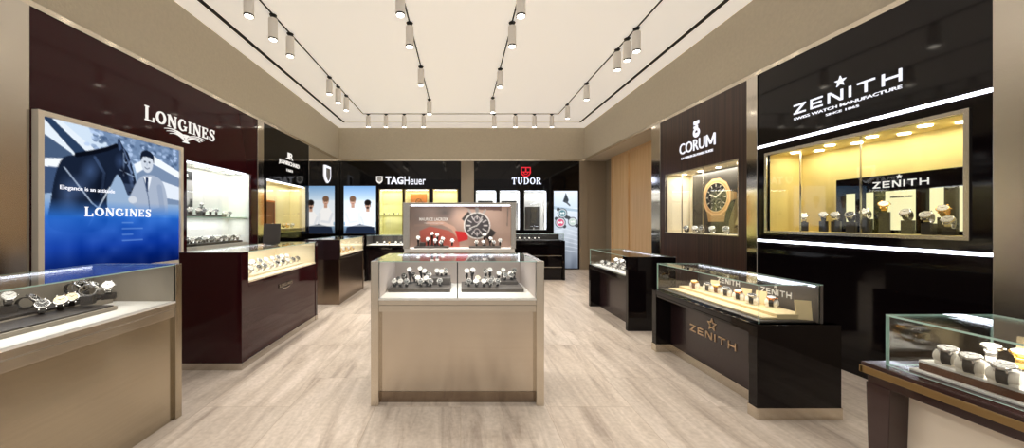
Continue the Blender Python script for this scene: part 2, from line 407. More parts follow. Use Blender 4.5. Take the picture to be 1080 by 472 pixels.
# ------------------------------------------------------------------ printed pictures
class Pic:
    """a picture drawn in unit coordinates (u right, v down) and printed on a grid mesh"""
    def __init__(s, w, h, bg, ss=2):
        s.w, s.h, s.ss = w, h, ss
        s.a = np.zeros((h*ss, w*ss, 3)); s.a[:] = bg
        s.U, s.V = np.meshgrid((np.arange(w*ss)+.5)/(w*ss), (np.arange(h*ss)+.5)/(h*ss))
        s.asp = w/h
    def put(s, mask, c, al=1):
        k = (mask*al)[..., None]; s.a = s.a*(1-k)+np.array(c)*k; return s
    def poly(s, pts, c, al=1):
        m = np.zeros_like(s.U, bool); n = len(pts)
        for i in range(n):
            (x0, y0), (x1, y1) = pts[i], pts[(i+1) % n]
            if y0 == y1: continue
            cond = ((y0 > s.V) != (y1 > s.V)) & (s.U < (x1-x0)*(s.V-y0)/(y1-y0)+x0)
            m ^= cond
        return s.put(m.astype(float), c, al)
    def blob(s, pts, c, al=1, k=6):
        """polygon with its corners rounded (closed spline through the points)"""
        n = len(pts); o = []
        for i in range(n):
            p0, p1, p2, p3 = [np.array(pts[(i+j) % n]) for j in (-1, 0, 1, 2)]
            for q in range(k):
                t = q/k; o.append(tuple(.5*((2*p1)+(-p0+p2)*t+(2*p0-5*p1+4*p2-p3)*t*t+(-p0+3*p1-3*p2+p3)*t**3)))
        return s.poly(o, c, al)
    def ell(s, cx, cy, rx, ry, c, rot=0, soft=0, al=1, ring=None):
        du = (s.U-cx)*s.asp; dv = s.V-cy; a = math.radians(rot)
        x = (du*math.cos(a)+dv*math.sin(a))/(rx*s.asp); y = (-du*math.sin(a)+dv*math.cos(a))/ry
        d = np.sqrt(x*x+y*y)
        m = np.clip((1-d)/soft, 0, 1) if soft else (d < 1).astype(float)
        if ring: m = m*(d > ring)
        return s.put(m, c, al)
    def line(s, pts, w, c, al=1):
        m = np.zeros_like(s.U)
        for (x0, y0), (x1, y1) in zip(pts, pts[1:]):
            ax, bx = x0*s.asp, x1*s.asp; dx, dy = bx-ax, y1-y0; l = dx*dx+dy*dy or 1
            t = np.clip(((s.U*s.asp-ax)*dx+(s.V-y0)*dy)/l, 0, 1)
            d = np.hypot(s.U*s.asp-ax-t*dx, s.V-y0-t*dy); m = np.maximum(m, (d < w/2).astype(float))
        return s.put(m, c, al)
    def grad(s, v0, v1, c0, c1, a0=1, a1=1):
        t = np.clip((s.V-v0)/(v1-v0), 0, 1); m = ((s.V >= v0) & (s.V <= v1))*(a0+(a1-a0)*t)
        col = np.array(c0)*(1-t[..., None])+np.array(c1)*t[..., None]
        s.a = s.a*(1-m[..., None])+col*m[..., None]; return s
    def noise(s, amp, cells, seed=1, region=None):
        r = np.random.RandomState(seed); g = r.rand(cells+2, cells+2)
        x = s.U*cells; y = s.V*cells; xi = x.astype(int); yi = y.astype(int); fx = x-xi; fy = y-yi
        n = (g[yi, xi]*(1-fx)+g[yi, xi+1]*fx)*(1-fy)+(g[yi+1, xi]*(1-fx)+g[yi+1, xi+1]*fx)*fy
        d = (n-.5)*2*amp
        if region is not None: d = d*region
        s.a = np.clip(s.a+d[..., None], 0, 255); return s
    def mesh(s, name, mat, x0, x1, z0, z1, y, parent):
        """grid in local XZ facing -Y"""
        w, h = s.w, s.h
        img = np.clip(s.a, 0, 255).reshape(h, s.ss, w, s.ss, 3).mean((1, 3))/255
        img = np.where(img <= .04045, img/12.92, ((img+.055)/1.055)**2.4)
        xs = np.linspace(x0, x1, w); zs = np.linspace(z1, z0, h)
        vs = [(float(a), y, float(b)) for b in zs for a in xs]
        fs = [[r*w+k, (r+1)*w+k, (r+1)*w+k+1, r*w+k+1] for r in range(h-1) for k in range(w-1)]
        me = bpy.data.meshes.new(name); me.from_pydata(vs, [], fs)
        ca = me.color_attributes.new('print', 'FLOAT_COLOR', 'POINT')
        rgba = np.ones((h*w, 4), np.float32); rgba[:, :3] = img.reshape(-1, 3)
        ca.data.foreach_set('color', rgba.ravel())
        me.materials.append(M[mat]); me.update()
        o = bpy.data.objects.new(name, me); COL.objects.link(o); o.parent = parent
        return o
# ------------------------------------------------------------------ setting
XL, XR, YB, ZP, ZC = -3.3, 3.35, 9.3, 2.95, 3.85
Y0 = -2.0
struct(MB().box((-3.9, Y0, -.1), (4.4, 9.9, 0)).build('floor', 'travertine'))
struct(MB().box((-3.9, Y0, ZC), (4.4, 9.9, ZC+.1)).build('ceiling', 'ceiling_fill_glow'))
wl = MB(); wl.box((-3.9, Y0, 0), (-3.78, 9.9, ZC), 'taupe'); wl.box((-3.78, Y0, ZP), (XL-.015, 9.78, ZC), 'wallcover')
wl.box((-3.78, Y0, 0), (XL, 2.0, ZP), 'taupe'); struct(wl.build('wall_left'))
wr = MB(); wr.box((4.28, Y0, 0), (4.4, 9.9, ZC), 'taupe'); wr.box((XR+.015, Y0, ZP), (4.28, 9.78, ZC), 'wallcover')
wr.box((XR, Y0, 0), (4.28, 1.5, ZP), 'taupe'); wr.box((3.8, 5.74, 0), (4.28, 5.98, ZP), 'taupe')
struct(wr.build('wall_right'))
wb = MB(); wb.box((-3.78, 9.78, 0), (4.28, 9.9, ZC), 'taupe'); wb.box((XL-.015, YB+.01, ZP), (XR+.015, 9.78, ZC), 'wallcover')
wb.box((3.46, YB, 0), (4.28, 9.78, ZP), 'taupe'); struct(wb.build('wall_back'))
# metal strip under the textured bulkheads
struct(MB().box((XL-.014, 2.0, ZP), (XL+.006, YB, ZP+.045)).build('trim_1', 'champagne'))
struct(MB().box((XR-.006, 1.5, ZP), (XR+.014, YB, ZP+.045)).build('trim_2', 'champagne'))
struct(MB().box((XL+.006, YB-.01, ZP), (XR-.006, YB+.01, ZP+.045)).build('trim_3', 'champagne'))
# metal piers between the shop displays
def pier(n, a, b, mat): return struct(MB().box(a, b).build('trim_%d' % n, mat, bevel=.004))
pier(4, (XL-.45, 2.0, 0), (XL+.01, 2.605, ZP), 'steel')
pier(5, (XL-.45, 5.535, 0), (XL+.01, 5.705, ZP), 'mirror_steel')
pier(6, (XR-.01, 1.5, 0), (XR+.45, 2.145, ZP), 'steel')
pier(7, (XR-.015, 3.845, 0), (XR+.45, 3.985, ZP), 'mirror_steel')
pier(8, (XR-.01, 5.725, 0), (XR+.45, 5.98, ZP), 'mirror_steel')
pier(9, (.005, YB-.02, 0), (.355, YB+.45, ZP), 'taupe')
pier(10, (3.235, YB-.02, 0), (3.455, YB+.45, ZP), 'taupe')
# timber sliding door set back in the right wall
d = MB(); d.box((3.9, 6.0, .02), (3.95, 7.9, 2.9), 'door_wood'); d.box((3.885, 7.93, .02), (3.95, 8.75, 2.9), 'door_wood')
door = struct(d.build('door_1', bevel=.004))
fr = MB(); fr.box((3.87, 7.895, 0), (3.96, 7.93, 2.93), 'door_wood'); fr.box((3.87, 8.75, 0), (3.96, 8.8, 2.93), 'door_wood'); fr.box((3.87, 5.98, 2.9), (3.96, 8.8, ZP), 'door_wood')
fr.box((3.87, 5.98, 0), (3.96, 6.0, 2.9), 'door_wood')
fr.build('frame', parent=door)
wl3 = struct(MB().box((3.96, 5.98, 0), (4.05, YB, ZP)).build('wall_right_recess', 'taupe'))
# slots in the ceiling
struct(MB().box((-3.035, Y0, ZC-.004), (-2.975, 8.78, ZC+.02)).build('trim_11', 'black_matte'))
struct(MB().box((3.035, Y0, ZC-.004), (3.095, 8.78, ZC+.02)).build('trim_12', 'black_matte'))
struct(MB().box((-3.02, 8.755, ZC-.003), (3.08, 8.775, ZC+.02)).build('trim_13', 'taupe'))

# ------------------------------------------------------------------ lights
def area(parent, loc, sx, sy, e, col=(1, .93, .82), rot=(0, 0, 0)):
    l = bpy.data.lights.new('area_light', 'AREA'); l.shape = 'RECTANGLE'; l.size = sx; l.size_y = sy; l.energy = e; l.color = col
    o = bpy.data.objects.new('area_light', l); COL.objects.link(o); o.parent = parent; o.location = loc; o.rotation_euler = rot
    return o
WARM = (1, .95, .88)
def spot(loc, e, size=80, col=WARM, tilt=(0, 0, 0), parent=None, r=.04):
    l = bpy.data.lights.new('lamp', 'SPOT'); l.energy = e; l.spot_size = math.radians(size); l.spot_blend = .7; l.color = col; l.shadow_soft_size = r
    o = bpy.data.objects.new('lamp', l); COL.objects.link(o); o.location = loc; o.rotation_euler = tilt
    if parent: o.parent = parent
    return o
ORD = ['first', 'second', 'third', 'fourth', 'fifth', 'sixth', 'seventh', 'eighth', 'ninth', 'tenth', 'eleventh', 'twelfth', 'thirteenth', 'fourteenth', 'fifteenth', 'sixteenth', 'seventeenth', 'eighteenth', 'nineteenth', 'twentieth']
# tracks
def track(a, b, label):
    return tag(MB().box((a[0]-.009, a[1]-.009, ZC-.012), (b[0]+.009, b[1]+.009, ZC+.01)).build('lighting_track', 'spot_black'), label, 'lighting track', 'lighting tracks on the ceiling')
TX, TC, TY = 2.31, .655, 8.05
track((-TX, Y0, 0), (-TX, TY, 0), 'thin dark lighting track along the ceiling nearest the left wall')
track((-TC, Y0, 0), (-TC, 7.3, 0), 'thin dark lighting track along the ceiling, left of the two central ones')
track((TC, Y0, 0), (TC, 7.3, 0), 'thin dark lighting track along the ceiling, right of the two central ones')
track((TX, Y0, 0), (TX, TY, 0), 'thin dark lighting track along the ceiling nearest the right wall')
track((-TX, TY+.02, 0), (TX, TY+.02, 0), 'thin dark lighting track running crosswise near the back of the ceiling')
sp0 = thing('spotlight', 'x', 'spotlight', (0, 0, -20), 0, 'white cylinder spotlights on the ceiling tracks')
spk = [MB().cyl((0, 0, 0), (0, 0, -.055), .018, n=12).cyl((0, 0, 0), (0, 0, -.015), .045, .035, n=16).build('stem', 'spot_black', sp0),
       MB().cyl((0, 0, -.05), (0, 0, -.29), .052, n=24).build('body', 'spot_white', sp0, smooth=True)]
keep(spk[1], MB().cyl((0, 0, -.29), (0, 0, -.305), .053, n=24).build('trim_ring', 'spot_black', spk[1], smooth=True),
     MB().lathe([(.0005, -.308), (.04, -.3085), (.044, -.304)], n=20).build('lens', 'lamp_lens', spk[1]))
keep(sp0, *spk)
first = [True]
def spotlight(x, y, label, e=None, tilt=(0, 0, 0)):
    if first[0]:
        first[0] = False; o = sp0; o.location = (x, y, ZC-.012); o['label'] = label
    else:
        o = dup(sp0, (x, y, ZC-.012), label=label)
    spot((0, 0, -.312), e or SPOT_E, 95, parent=o, tilt=tilt)
SPOT_E = 60
for i, y in enumerate((3.72, 4.2, 4.62, 6.0, 6.43, 6.88)):
    spotlight(-TX, y, 'white cylinder ceiling spotlight on the left wall side track, %s from the front' % ORD[i], tilt=(0, math.radians(-30), 0), e=SPOT_E*1.3)
for i, y in enumerate((3.7, 4.37, 5.6, 7.1)):
    spotlight(-TC, y, 'white cylinder ceiling spotlight on the left central track, %s from the front' % ORD[i])
for i, y in enumerate((3.72, 4.36, 5.68, 7.0)):
    spotlight(TC, y, 'white cylinder ceiling spotlight on the right central track, %s from the front' % ORD[i])
for i, y in enumerate((4.49, 4.74, 5.04, 6.27, 7.4)):
    spotlight(TX, y, 'white cylinder ceiling spotlight on the right wall side track, %s from the front' % ORD[i], tilt=(0, math.radians(30), 0), e=SPOT_E*1.3)
for i, x in enumerate((-2.19, -1.77, -1.34, -.88, .79, 1.29, 1.74, 2.15)):
    spotlight(x, TY+.02, 'white cylinder ceiling spotlight on the back cross track, %s from the left' % ORD[i], tilt=(math.radians(20), 0, 0))
# lamps added above and behind the camera, unseen, to light the front floor
for x, tx in ((-TX, -18), (-TC, 0), (TC, 0), (TX, 18)):
    for y in (-1.0, .2, 1.3, 2.4):
        spot((x, y, ZC-.32), SPOT_E*.45, 95, tilt=(0, math.radians(tx), 0))

# ------------------------------------------------------------------ wall displays
def panel(mb, L, holes, mat, y0=0, y1=.03, H=ZP-.004, z0=0):
    """sheet in XZ with rectangular holes side by side"""
    xs = 0
    for (a, b, c, d_) in sorted(holes):
        mb.box((xs, y0, z0), (a, y1, H), mat); mb.box((a, y0, z0), (b, y1, c), mat); mb.box((a, y0, d_), (b, y1, H), mat); xs = b
    mb.box((xs, y0, z0), (L, y1, H), mat); return mb
def niche(root, a, b, c, d_, depth, mat, e, col=(1, .95, .88), name='niche_lining', y0=.03, lamp=True, strip=True):
    m = MB(); t = .012
    m.box((a, depth, c), (b, depth+t, d_)); m.box((a-t, y0, c-t), (b+t, depth+t, c)); m.box((a-t, y0, d_), (b+t, depth+t, d_+t))
    m.box((a-t, y0, c), (a, depth+t, d_)); m.box((b, y0, c), (b+t, depth+t, d_))
    o = m.build(name, mat, root)
    if lamp:
        if strip: one('light_strip', (a+.03, y0+.015, d_-.014), (b-.03, y0+.04, d_-.002), 'led_white', root, 0)
        area(root, ((a+b)/2, (y0+depth)/2, d_-.016), (b-a)*.9, depth*.5, e, col)
    return o
def rim(root, a, b, c, d_, w, y0, y1, mat, name='frame'):
    m = MB()
    for p, q in (((a-w, c-w), (b+w, c)), ((a-w, d_), (b+w, d_+w)), ((a-w, c), (a, d_)), ((b, c), (b+w, d_))):
        m.box((p[0], y0, p[1]), (q[0], y1, q[1]))
    return m.build(name, mat, root, bevel=.002)

# --- burgundy display, left wall
R_L = thing('wall_display', 'tall dark burgundy wall display with lit white niche, left wall', 'wall display', (XL, 2.61, 0), PI/2)
LL = 2.92; nL = (1.5, 2.76, .92, 2.04)
panel(MB(), LL, [nL], 'burgundy').build('panel', parent=R_L)
niche(R_L, *nL, .36, 'niche_white', 5, (1, .98, .95))
one('shelf', (nL[0]+.002, .05, 1.352), (nL[1]-.002, .355, 1.364), 'glass_edge', R_L)
one('plinth', (nL[0]+.01, .045, .925), (nL[1]-.01, .3, .985), 'white', R_L)
area(R_L, (2.13, .2, 1.345), 1.1, .12, 3, (1, .98, .95))
for i in range(4): MB().cyl((1.65+.3*i, .19, 2.038), (1.65+.3*i, .19, 2.03), .05, n=20).build('downlight', 'downlight', R_L)
MB().pane((nL[0], .008, nL[2]), (nL[1], .014, nL[3]), 'y').build('glass_pane', parent=R_L)
# sign with serif capitals and a winged hourglass
s = thing('shop_sign', 'white serif capital letters with winged emblem on burgundy wall', 'sign', (XL, 3.557, 0), PI/2, 'shop signs on the walls')
serif_into(MB(), 'LONGINES', 0, 1.02, 2.372, 2.508, -.008, 0, caps={0: 1.14, 7: 1.12}).build('lettering', 'letter_soft', s)
w = MB()
for sgn in (-1, 1):
    for k, (ln, dz) in enumerate(((.26, 0), (.23, -.024), (.19, -.045))):
        pts = [(.53+sgn*(.03+ln*t), 2.318+dz*.9+.03*math.sin(t*PI*.9)+.012*t) for t in [i/8 for i in range(9)]]
        w.ribbon(pts, [.012-.008*abs(t-.2) for t in [i/8 for i in range(9)]], -.015, 0)
w.prism([(.505, 2.325), (.555, 2.325), (.53, 2.285)], -.018, 0); w.prism([(.53, 2.29), (.56, 2.25), (.5, 2.25)], -.018, 0)
w.ribbon([(.495, 2.33), (.565, 2.33)], .01, -.02, 0); w.ribbon([(.49, 2.246), (.57, 2.246)], .01, -.02, 0)
w.build('emblem', 'letter_soft', s)
# --- light box with horse and man
B = thing('light_box', 'large backlit blue picture of horse and man in pale wood frame', 'light box', (XL, 2.622, 0), PI/2)
bw, z0, z1 = 1.375, .82, 2.165
MB().box((0, -.055, z0), (.04, 0, z1)).box((bw-.04, -.055, z0), (bw, 0, z1)).box((.04, -.055, z1-.04), (bw-.04, 0, z1)).box((.04, -.055, z0), (bw-.04, 0, z0+.04)).build('frame', 'light_frame', B, bevel=.003)
one('backing', (.04, -.03, z0+.04), (bw-.04, 0, z1-.04), 'black_matte', B, 0)
P = Pic(170, 165, (150, 175, 205))
P.poly([(0, 0), (.3, 0), (.3, .3), (0, .3)], (225, 235, 245)); P.poly([(0, .1), (.16, .2), (.2, .3), (0, .32)], (70, 90, 120))
P.poly([(.0, .0), (.05, .0), (.28, .2), (.2, .22)], (40, 60, 90)); P.poly([(.2, 0), (1, 0), (1, .3), (.62, .16), (.3, .14)], (112, 136, 170))
P.poly([(.1, 0), (.3, 0), (.42, .12), (.32, .16)], (205, 222, 240))
rr = np.random.RandomState(4)
for _ in range(170):
    u, v = rr.uniform(.25, 1), rr.uniform(0, .22); g = rr.choice([70, 100, 140, 180]); P.ell(u, v, .018, .013, (g, g+22, g+55), al=.8)
P.poly([(.58, .2), (.74, .1), (1, .2), (1, .26), (.74, .17), (.6, .27)], (238, 244, 252)); P.poly([(.6, .27), (.74, .17), (1, .26), (1, .5), (.6, .5)], (120, 140, 170))
P.poly([(.8, .3), (1, .34), (1, .46), (.8, .44)], (225, 233, 244)); P.poly([(0, .3), (.14, .3), (.16, .45), (0, .48)], (60, 80, 115))
P.poly([(0, .26), (.13, .24), (.14, .3), (0, .31)], (240, 244, 250))
hd = (22, 32, 52)
P.blob([(.1, .26), (.2, .2), (.34, .15), (.44, .1), (.46, .03), (.5, .09), (.535, .13), (.57, .24), (.6, .36), (.575, .43), (.53, .44), (.5, .37), (.455, .3), (.42, .36), (.38, .47), (.36, .7), (.06, .7), (.05, .5)], hd)
P.poly([(.5, .36), (.6, .36), (.58, .44), (.53, .45)], (52, 66, 92)); P.ell(.515, .19, .012, .016, (150, 170, 200))
P.line([(.5, .13), (.5, .3)], .008, (170, 190, 215)); P.line([(.47, .26), (.58, .3)], .008, (170, 190, 215)); P.line([(.56, .16), (.535, .22), (.565, .27)], .012, (110, 130, 165))
P.line([(.3, .2), (.36, .3), (.34, .45)], .02, (70, 90, 125), .7); P.ell(.2, .42, .08, .1, (64, 84, 122), soft=1, al=.8); P.line([(.12, .3), (.28, .52), (.4, .62)], .01, (195, 210, 230), .8); P.line([(.4, .4), (.26, .68)], .009, (225, 235, 245), .9)
P.ell(.27, .3, .07, .12, (62, 84, 124), rot=20, soft=1, al=.9); P.ell(.14, .48, .07, .16, (70, 92, 132), soft=1, al=.8); P.ell(.33, .4, .04, .16, (10, 16, 30), rot=15, soft=1, al=.9)
P.ell(.475, .2, .05, .075, (54, 72, 108), soft=1, al=.9); P.ell(.5, .27, .03, .05, (10, 14, 28), rot=-20, soft=1); P.ell(.555, .33, .02, .07, (84, 104, 142), rot=-14, soft=1, al=.9); P.ell(.575, .4, .012, .012, (8, 10, 18)); P.line([(.54, .425), (.58, .42)], .006, (8, 10, 18))
P.line([(.19, .205), (.28, .17), (.38, .125), (.445, .085)], .03, (9, 13, 24)); P.ell(.518, .185, .009, .011, (8, 10, 18)); P.poly([(.465, .12), (.452, .04), (.478, .06), (.488, .1)], (60, 78, 112)); P.line([(.5, .1), (.54, .2), (.57, .33)], .012, (104, 124, 160), .7)
P.blob([(.6, .34), (.66, .28), (.76, .27), (.84, .33), (.88, .5), (.86, .72), (.62, .72), (.6, .55), (.54, .5), (.55, .45)], (166, 178, 198))
P.poly([(.655, .29), (.73, .28), (.7, .4)], (236, 241, 248)); P.poly([(.675, .29), (.7, .29), (.695, .42), (.68, .4)], (40, 55, 85))
P.line([(.8, .36), (.83, .55), (.62, .6)], .05, (150, 164, 188)); P.line([(.66, .3), (.7, .45), (.72, .62)], .008, (95, 110, 138)); P.ell(.57, .48, .035, .028, (206, 212, 222))
P.ell(.69, .17, .052, .082, (205, 213, 225)); P.blob([(.635, .16), (.64, .095), (.69, .07), (.745, .1), (.748, .17), (.73, .13), (.66, .125)], (20, 28, 46))
P.ell(.67, .165, .009, .007, (30, 40, 60)); P.ell(.71, .165, .009, .007, (30, 40, 60)); P.line([(.67, .21), (.69, .222), (.71, .21)], .007, (95, 105, 128)); P.line([(.69, .17), (.688, .195)], .006, (160, 172, 192))
P.grad(.5, .62, (70, 130, 215), (40, 105, 200), 0, .92); P.grad(.62, .82, (36, 98, 196), (22, 62, 160), .95, 1); P.grad(.82, 1.01, (22, 62, 160), (10, 26, 82))
P.noise(14, 14, 3, P.V > .6)
for k in range(4): P.line([(.49, .66+.045*k), (.49+.08*(1+k % 2), .66+.045*k)], .009, (120, 160, 225), .6)
P.mesh('picture', 'lb_blue', .04, bw-.04, z0+.04, z1-.04, -.032, B) if print_mat('lb_blue', 1.0) else 0
serif_into(MB(), 'LONGINES', .34, .98, 1.352, 1.425, -.036, -.0325, caps={0: 1.14, 7: 1.12}).build('lettering', 'letter_white', B)
text_into(MB(), 'Elegance is an attitude', .16, .6, 1.555, 1.6, -.036, -.0325).build('tagline', 'letter_white', B)
# --- black display with yellow niche, left wall behind
R_J = thing('wall_display', 'narrow black wall display with yellow lit niche, behind burgundy one', 'wall display', (XL, 5.71, 0), PI/2)
LJ = 1.705; nJ = (.09, 1.6, 1.1, 2.03)
panel(MB(), LJ, [nJ], 'black_gloss').build('panel', parent=R_J); niche(R_J, *nJ, .36, 'yellow_pale', 4, (1, .95, .8))
MB().pane((nJ[0], .008, nJ[2]), (nJ[1], .014, nJ[3]), 'y').build('glass_pane', parent=R_J)
one('shelf', (nJ[0]+.002, .05, 1.16), (nJ[1]-.002, .355, 1.175), 'yellow_pale', R_J)
ob = tag(MB().box((0, 0, 0), (.5, .04, .52), 'orange_board').box((.03, -.004, .03), (.47, 0, .49), 'leather_brown').build('display_board', bevel=.003), 'orange brown board standing in the yellow niche', 'display board')
ob.location = W(R_J, (.32, .25, 1.1755)); ob.rotation_euler = (0, 0, PI/2)
s = thing('shop_sign', 'small white serif sign with monogram on narrow black wall display', 'sign', (XL, 6.19, 0), PI/2, 'shop signs on the walls')
m = text_into(MB(), 'JEANRICHARD', 0, .78, 2.35, 2.45, -.006, 0, bold=.03); m.build('lettering', 'letter_soft', s); m = text_into(MB(), '1681', .28, .5, 2.255, 2.305, -.006, 0, bold=.02); m.build('date_line', 'letter_soft', s)
m = text_into(MB(), 'J', .25, .37, 2.49, 2.62, -.006, 0, bold=.03); text_into(m, 'R', .38, .52, 2.49, 2.62, -.006, 0, bold=.03); m.build('emblem', 'letter_soft', s)
# --- mirror in the far left corner
mr = thing('wall_mirror', 'tall mirror panel on left wall in the far corner', 'mirror', (XL, 7.42, 0), PI/2)
one('glass', (.0, 0, .0), (1.86, .03, ZP-.004), 'mirror', mr, .002); one('backing', (0, .03, 0), (1.86, .06, ZP-.004), 'black_matte', mr, 0)
def shield_sign(label, loc, rz, w, h, letters):
    s = thing('shield_sign', label, 'sign', loc, rz)
    MB().prism(shield_pts(0, 0, w, h), -.025, 0).build('plate', 'letter_white', s)
    m = MB().prism(shield_pts(0, -.02*h, w*.72, h*.75), -.028, -.0251); m.build('field', 'shield_grey', s)
    return s
pbr('shield_grey', (150, 150, 150), .4)
shield_sign('white shield sign on the mirror panel in the left corner', (XL+.001, 8.43, 2.46), PI/2, .36, .42, '')

# --- back wall, left display
R_T = thing('wall_display', 'wide black back wall display with three yellow niches', 'wall display', (XL+.005, YB, 0), 0)
LT = 3.3; o = 3.3
hT = [(1.08, 1.70, .87, 2.166), (1.78, 2.42, .87, 2.166), (2.55, 3.2, .87, 2.166)]
panel(MB(), LT, hT, 'black_gloss').build('panel', parent=R_T)
for k, h in enumerate(hT):
    niche(R_T, *h, .36, 'yellow_green', 1.9, (1, .98, .85)); area(R_T, ((h[0]+h[1])/2, .2, 1.465),   .5, .15, 1.0, (1, .98, .85)); MB().pane((h[0], .008, h[2]), (h[1], .014, h[3]), 'y').build('glass_pane', parent=R_T)  # second lamp added, without fixture, to brighten each niche's lower half
    if k != 1: one('shelf', (h[0]+.002, .05, 1.47), (h[1]-.002, .355, 1.485), 'yellow_green', R_T)
    rim(R_T, *h, .02, -.006, .004, 'gold_trim')
one('backdrop_panel', (1.88, .3, 1.2), (2.34, .34, 2.08), 'orange_board', R_T)
pp = MB()
for k in range(3): pp.ribbon(arc(2.11+.05*k, 1.85-.07*k, .08, .09, 20, 300, 16), .018, .296, .3)
pp.build('gold_motif', 'gold', R_T)
s = thing('shop_sign', 'white bold sans sign with shield on black back wall display', 'sign', (XL, YB, 0), 0, 'shop signs on the walls')
m = text_into(MB(), 'TAG', 1.25, 1.74, 2.315, 2.53, -.008, 0, bold=.1); text_into(m, 'Heuer', 1.765, 2.34, 2.305, 2.53, -.008, 0, bold=.012); m.build('lettering', 'letter_white', s)
MB().prism(shield_pts(1.085, 2.43, .17, .21), -.012, 0, 'letter_soft').prism(shield_pts(1.085, 2.44, .12, .13), -.015, -.0121, 'shield_grey').build('emblem', None, s)
print_mat('lb_people', 1.15)
B = thing('light_box', 'tall backlit pale picture of two people in far left corner', 'light box', (XL, YB, 0), 0)
one('backing', (.11, -.03, .96), (1.01, 0, 2.28), 'black_matte', B, .002)
P = Pic(60, 88, (196, 220, 244)); P.grad(0, .3, (120, 165, 215), (205, 226, 246)); P.grad(.3, .75, (225, 236, 248), (235, 242, 250)); P.grad(.75, 1.01, (170, 200, 225), (60, 80, 105))
for cx, cy, hair in ((.28, .34, (120, 90, 70)), (.74, .42, (30, 24, 22))):
    P.poly([(cx-.06, cy+.08), (cx+.06, cy+.08), (cx+.19, cy+.2), (cx+.24, cy+.5), (cx-.24, cy+.5), (cx-.19, cy+.2)], (244, 246, 250))
    P.poly([(cx-.05, cy+.02), (cx+.05, cy+.02), (cx+.05, cy+.12), (cx-.05, cy+.12)], (190, 150, 130))
    P.line([(cx-.2, cy+.24), (cx-.1, cy+.42), (cx+.12, cy+.4)], .05, (222, 228, 238)); P.line([(cx+.19, cy+.24), (cx+.2, cy+.44)], .05, (226, 232, 240))
    P.ell(cx, cy-.02, .085, .085, (206, 166, 146)); P.ell(cx, cy-.07, .1, .06, hair); P.poly([(cx-.1, cy-.07), (cx-.07, cy-.07), (cx-.08, cy+.02)], hair); P.poly([(cx+.1, cy-.07), (cx+.07, cy-.07), (cx+.08, cy+.02)], hair)
    P.ell(cx-.03, cy-.01, .012, .007, (40, 30, 30)); P.ell(cx+.03, cy-.01, .012, .007, (40, 30, 30)); P.line([(cx-.03, cy+.035), (cx+.03, cy+.035)], .008, (130, 80, 75))
P.ell(.74, .455, .06, .035, (60, 44, 38), soft=.6); P.poly([(.1, .86), (.5, .8), (.95, .86), (.95, 1), (.05, 1)], (30, 40, 60)); P.line([(.0, .83), (1, .83)], .02, (240, 246, 250), .6)
P.mesh('picture', 'lb_people', .125, .995, .975, 2.265, -.033, B)

# --- back wall, right display
R_U = thing('wall_display', 'black back wall display with three white niches', 'wall display', (.36, YB, 0), 0)
LU = 2.87; hU = [(.05, .6, 1.08, 2.14), (.7, 1.24, 1.08, 2.14), (1.37, 1.97, 1.08, 2.14)]
panel(MB(), LU, hU, 'black_gloss').build('panel', parent=R_U)
for k, h in enumerate(hU):
    niche(R_U, *h, .36, 'niche_white', 1.5, (1, .98, .95)); MB().pane((h[0], .008, h[2]), (h[1], .014, h[3]), 'y').build('glass_pane', parent=R_U)
    one('side_light', (h[1]-.025, .04, h[2]+.02), (h[1]-.005, .06, h[3]-.03), 'led_white', R_U, 0)
    if k < 2: one('shelf', (h[0]+.002, .06, 1.80), (h[1]-.002, .355, 1.82), 'niche_white', R_U)
one('backdrop_panel', (1.45, .3, 1.08), (1.87, .345, 1.72), 'tray_dark', R_U)
s = thing('shop_sign', 'glowing white slab serif sign with red shield on back wall', 'sign', (0, YB, 0), 0, 'shop signs on the walls')
serif_into(MB(), 'TUDOR', 1.385, 2.195, 2.315, 2.5, -.018, -.01).build('lettering', 'letter_blue', s)
one('mount', (1.45, -.01, 2.38), (2.15, 0, 2.42), 'black_matte', s, 0)
m = MB(); m.ribbon(shield_pts(1.77, 2.645, .24, .25), .03, -.03, 0, closed=True); m.prism([(1.66, 2.66), (1.88, 2.66), (1.88, 2.64), (1.66, 2.64)], -.028, 0); m.prism([(1.755, 2.76), (1.785, 2.76), (1.785, 2.64), (1.755, 2.64)], -.028, 0)
m.ribbon(arc(1.77, 2.655, .06, .07, 180, 360, 10), .02, -.03, 0); m.build('emblem', 'shield_red', s)
area(s, (1.79, -.05, 2.42), .8, .12, 1.2, (.6, .7, 1), (-PI/2, 0, 0))
print_mat('lb_snow', 1.15)
B = thing('light_box', 'tall backlit snowy picture with three watches on back wall', 'light box', (0, YB, 0), 0)
one('backing', (2.51, -.03, .02), (3.19, 0, 2.15), 'black_matte', B, .002)
P = Pic(48, 150, (214, 226, 238)); P.grad(0, .22, (232, 240, 248), (205, 220, 236)); P.grad(.22, .5, (222, 232, 242), (190, 200, 212)); P.grad(.5, .9, (196, 204, 214), (120, 128, 140)); P.grad(.9, 1.01, (120, 128, 140), (90, 98, 110))
P.noise(16, 9, 8, P.V > .5)
P.poly([(0, .2), (1, .24), (1, .27), (0, .24)], (170, 190, 205))
P.poly([(.38, .14), (.5, .03), (.62, .12), (.56, .17)], (60, 66, 72)); P.line([(.5, .14), (.66, .19)], .02, (80, 86, 92))
